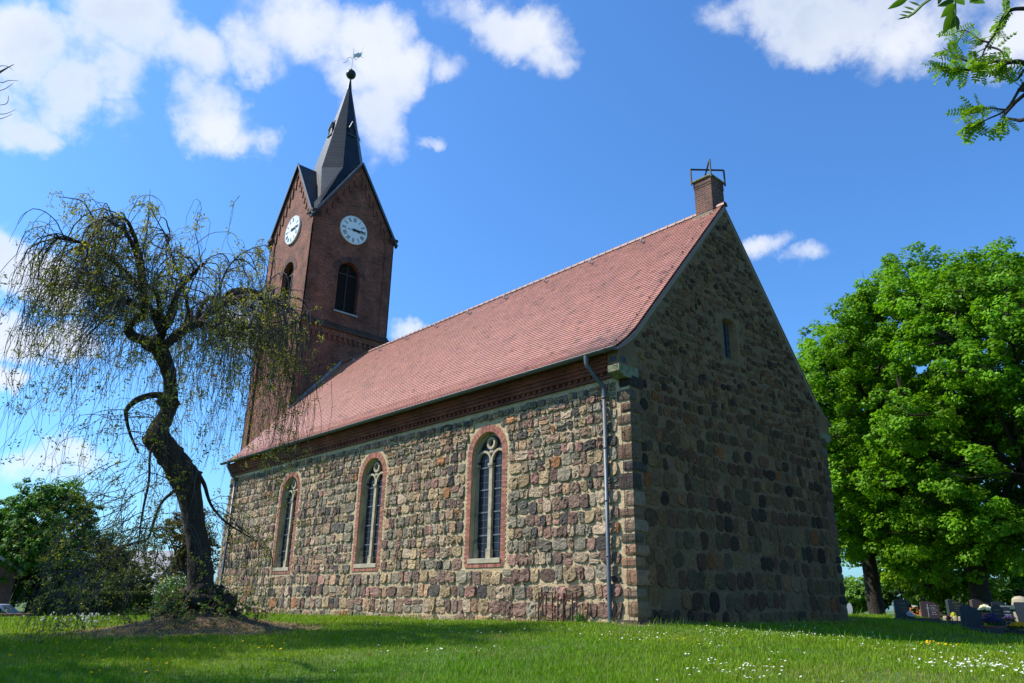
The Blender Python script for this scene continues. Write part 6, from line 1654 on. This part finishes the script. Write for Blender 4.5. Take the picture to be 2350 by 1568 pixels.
# ------------------------------------------------------------ lawn: grass blades, daisies, dandelions
def sector(n, d0, d1, a0=-44, a1=44, power=0.0):
    """points on the ground in front of the camera position, spread over distances d0..d1 (denser near)"""
    th0 = math.atan2(Fv[1], Fv[0]); th = th0 + np.radians(rng.uniform(a0, a1, n)); s = rng.random(n)
    d = d0 * (d1 / d0) ** (s ** (1 + power)); return CAM[0] + d * np.cos(th), CAM[1] + d * np.sin(th), d
def on_lawn(x, y):
    return ~((x < .05) & (x > -CH_L - 6.2) & (y > -.06) & (y < CH_W + .1)) & ~((x < -CH_L) & (x > -CH_L - 6.2) & (y > 2.6) & (y < 9))
def lawn():
    n = 620000
    x, y, d = sector(n, 5.5, 62)
    k = on_lawn(x, y); x, y, d = x[k], y[k], d[k]
    w, t = dryness(x, y); keep_ = rng.random(len(x)) > np.maximum(w * .80, t * .92); x, y, d, w, t = x[keep_], y[keep_], d[keep_], w[keep_], t[keep_]
    z = gz(x, y); n = len(x)
    patch = vnoise(x, y, 1.9, 8) * .6 + vnoise(x, y, .5, 9) * .4
    h = (.034 + .068 * patch) * rng.uniform(.55, 1.35, n) * (1 + .25 * (d > 25)) * (1 - .4 * w)
    tall = rng.random(n) < (.014 + .25 * (w > .15)); h[tall] *= rng.uniform(1.5, 3.4, tall.sum())
    wd = .0032 * np.maximum(1, d / 9.5) ** 1.0 * rng.uniform(.7, 1.3, n)
    a = rng.uniform(0, 6.283, n); lean = h * rng.uniform(.1, .75, n)
    dx, dy = np.cos(a) * lean, np.sin(a) * lean; b = a + rng.normal(1.57, .5, n); sx, sy = np.cos(b) * wd, np.sin(b) * wd
    B = np.c_[x, y, z - .005]
    V = np.stack([B + np.c_[sx, sy, 0 * x], B - np.c_[sx, sy, 0 * x], B + np.c_[dx * .35 - sx * .8, dy * .35 - sy * .8, h * .6], B + np.c_[dx * .35 + sx * .8, dy * .35 + sy * .8, h * .6], B + np.c_[dx, dy, h]], 1).reshape(-1, 3)
    i = np.arange(n) * 5
    g1 = np.array([.105, .235, .005]); g2 = np.array([.19, .27, .010]); dry = np.array([.30, .26, .10])
    p2 = vnoise(x, y, 2.6, 12)[:, None]; c = g1 * (1 - p2) + g2 * p2; c = c * np.exp(rng.normal(0, .2, (n, 1)))
    dm = (rng.random(n) < .04 + .6 * w + .4 * t + .35 * np.clip(vnoise(x, y, 1.3, 41) * .7 + vnoise(x, y, .4, 42) * .3 - .62, 0, 1) / .38)[:, None]; c = np.where(dm, dry * rng.uniform(.6, 1.2, (n, 1)), c)
    mb = MB(); C = np.repeat(c, 5, 0)
    mb.add(V, np.stack([i, i + 1, i + 2, i + 3], -1), C); mb.F.append((np.stack([i + 3, i + 2, i + 4], -1), 0))
    o = mb.build('grass', M['grass'], uv=False); tag(o, 'short green spring grass covering the churchyard lawn', 'grass', kind='stuff')
lawn()
def flowers():
    def heads(x, y, r, hgt, col, col_c, mbp):
        z = gz(x, y) + hgt; n = len(x); k = 8; th = np.arange(k) * 2 * math.pi / k
        tx, ty = rng.normal(-.1, .28, n), rng.normal(-.25, .28, n)
        nx, ny, nz = tx, ty, np.ones(n); ln = np.sqrt(nx ** 2 + ny ** 2 + 1); nr = np.c_[nx / ln, ny / ln, nz / ln]
        A = np.cross(nr, np.array([0, 1., .1])); A /= np.linalg.norm(A, axis=1)[:, None]; Bv = np.cross(nr, A); c0 = np.c_[x, y, z]
        ring = c0[:, None] + (np.cos(th)[None, :, None] * A[:, None] + np.sin(th)[None, :, None] * Bv[:, None]) * (r[:, None] * rng.uniform(.85, 1.15, (n, k)))[..., None]
        V = np.concatenate([(c0 - nr * r[:, None] * .25)[:, None], ring], 1).reshape(-1, 3); b = np.arange(n)[:, None] * (k + 1); j = np.arange(k)[None]
        mbp.add(V, np.stack([b + 0 * j, b + 1 + j, b + 1 + (j + 1) % k], -1).reshape(-1, 3), np.repeat(np.array(col) * rng.uniform(.9, 1.05, (n, 1)), k + 1, 0))
        if col_c is not None:
            V = (c0 + nr * r[:, None] * .12)[:, None] + (np.cos(th[::2])[None, :, None] * A[:, None] + np.sin(th[::2])[None, :, None] * Bv[:, None]) * (r * .35)[:, None, None]
            b = np.arange(n)[:, None] * 4; mbp.add(V.reshape(-1, 3), b + np.arange(4)[None], np.repeat(np.broadcast_to(col_c, (n, 3)), 4, 0))
    # daisies grow in drifts, thickest to the right
    x, y, d = sector(30000, 7.5, 26, power=-.15)
    u = ((np.c_[x, y, gz(x, y)] - CAM) @ Rv) / ((np.c_[x, y, gz(x, y)] - CAM) @ Fv)
    dens = np.clip(vnoise(x, y, 1.0, 31) * .9 + vnoise(x, y, .35, 32) * .5 - .80, 0, 1) * 1.6 * np.clip(.10 + (u + .28) * .95, .03, 1)
    spotd = lambda px, py, r: np.exp(-((x - px) ** 2 + (y - py) ** 2) / r ** 2)
    for (uu, vv, rr, ww) in ((2270, 1540, .8, .75), (2200, 1520, .6, .4), (2330, 1525, .5, .5), (1800, 1462, .9, .45), (2050, 1492, .8, .3), (1450, 1470, .7, .3), (1640, 1455, .8, .35)):
        for D_ in np.linspace(7, 22, 120):
            p = pt(uu, vv, D_)
            if p[2] < gz1(p[0], p[1]): break
        dens += ww * spotd(p[0], p[1], rr)
    k = (rng.random(len(x)) < dens * .80) & on_lawn(x, y); w, t = dryness(x, y); k &= (w < .3) & (t < .1); x, y, d = x[k], y[k], d[k]
    mb = MB(); heads(x, y, rng.uniform(.011, .018, len(x)), rng.uniform(.055, .09, len(x)), (.80, .80, .78), (.70, .50, .05), mb)
    o = mb.build('daisies', M['petal'], uv=False); tag(o, 'white daisies scattered in drifts through the lawn', 'daisies', kind='stuff')
    mb = MB(); X = []; Y = []
    for (uu, vv, m_, rr) in ((330, 1500, 16, 1.0), (345, 1545, 12, .7), (250, 1480, 6, .8), (480, 1478, 7, .8), (590, 1500, 6, .5), (700, 1485, 3, .4), (60, 1455, 10, 1.2), (230, 1495, 5, .7), (2178, 1488, 14, .55), (2150, 1485, 6, .3), (1560, 1480, 5, .5), (820, 1480, 3, .4), (90, 1500, 5, 1.0), (640, 1460, 1, .1)):
        for D_ in np.linspace(7, 30, 240):
            p = pt(uu, vv, D_)
            if p[2] < gz1(p[0], p[1]): break
        X += list(p[0] + rng.normal(0, rr * .5, m_)); Y += list(p[1] + rng.normal(0, rr * .5, m_))
    X, Y = np.array(X), np.array(Y); heads(X, Y, rng.uniform(.017, .026, len(X)), rng.uniform(.08, .11, len(X)), (.80, .52, .01), (.75, .45, .01), mb)
    o = mb.build('dandelions', M['petal'], uv=False); tag(o, 'yellow dandelions dotted in the grass', 'dandelions', kind='stuff')
    mb = MB()
    px_ = rng.normal(175, 55, 46); 
    for q in px_:
        p = pt(float(np.clip(q, 5, 330)), 1412, float(rng.uniform(22, 29))); g = gz1(p[0], p[1]); r = .032; th = np.linspace(0, math.pi, 5)
        mb.tube([(p[0], p[1], g), (p[0], p[1], g + .2)], .003, 3, (.10, .16, .04), cap=False); mb.lathe([(max(r * math.sin(a), .001), -r * math.cos(a)) for a in th], (p[0], p[1], g + .2 + rng.uniform(-.05, .05)), 7, (.62, .62, .60))
    o = mb.build('dandelion_clocks', M['petal'], uv=False); tag(o, 'white dandelion seed heads in the grass before the hedge', 'dandelion seed heads', kind='stuff')
    # straw and litter under the ash
    n = 8200; a = rng.uniform(0, 6.283, n); r = rng.uniform(.3, 1.0, n) ** .7 * 2.9; x = ASH[0] + np.cos(a) * r; y = ASH[1] + np.sin(a) * r; z = gz(x, y) + .012
    b = rng.uniform(0, 6.283, n); L = rng.uniform(.05, .16, n); P0 = np.c_[x, y, z]; dv = np.c_[np.cos(b) * L, np.sin(b) * L, rng.normal(.0, .02, n)]; s = np.c_[-np.sin(b), np.cos(b), 0 * b] * .004
    up = np.c_[0 * b, 0 * b, rng.uniform(.0, .035, n)]
    V = np.stack([P0 - s, P0 + s, P0 + dv / 2 + s + up, P0 + dv / 2 - s + up, P0 + dv + s, P0 + dv - s], 1).reshape(-1, 3); i = np.arange(n) * 6
    pal = np.array([(.34, .21, .11), (.42, .30, .16), (.20, .12, .07), (.50, .40, .24)]); mb = MB(); C = np.repeat(pal[rng.integers(0, 4, n)], 6, 0)
    mb.add(V, np.stack([i, i + 1, i + 2, i + 3], -1), C); mb.F.append((np.stack([i + 3, i + 2, i + 4, i + 5], -1), 0))
    o = mb.build('leaf_litter', M['leaf'], uv=False); tag(o, 'brown straw and litter heaped round the foot of the weeping tree', 'litter', kind='stuff')
flowers()
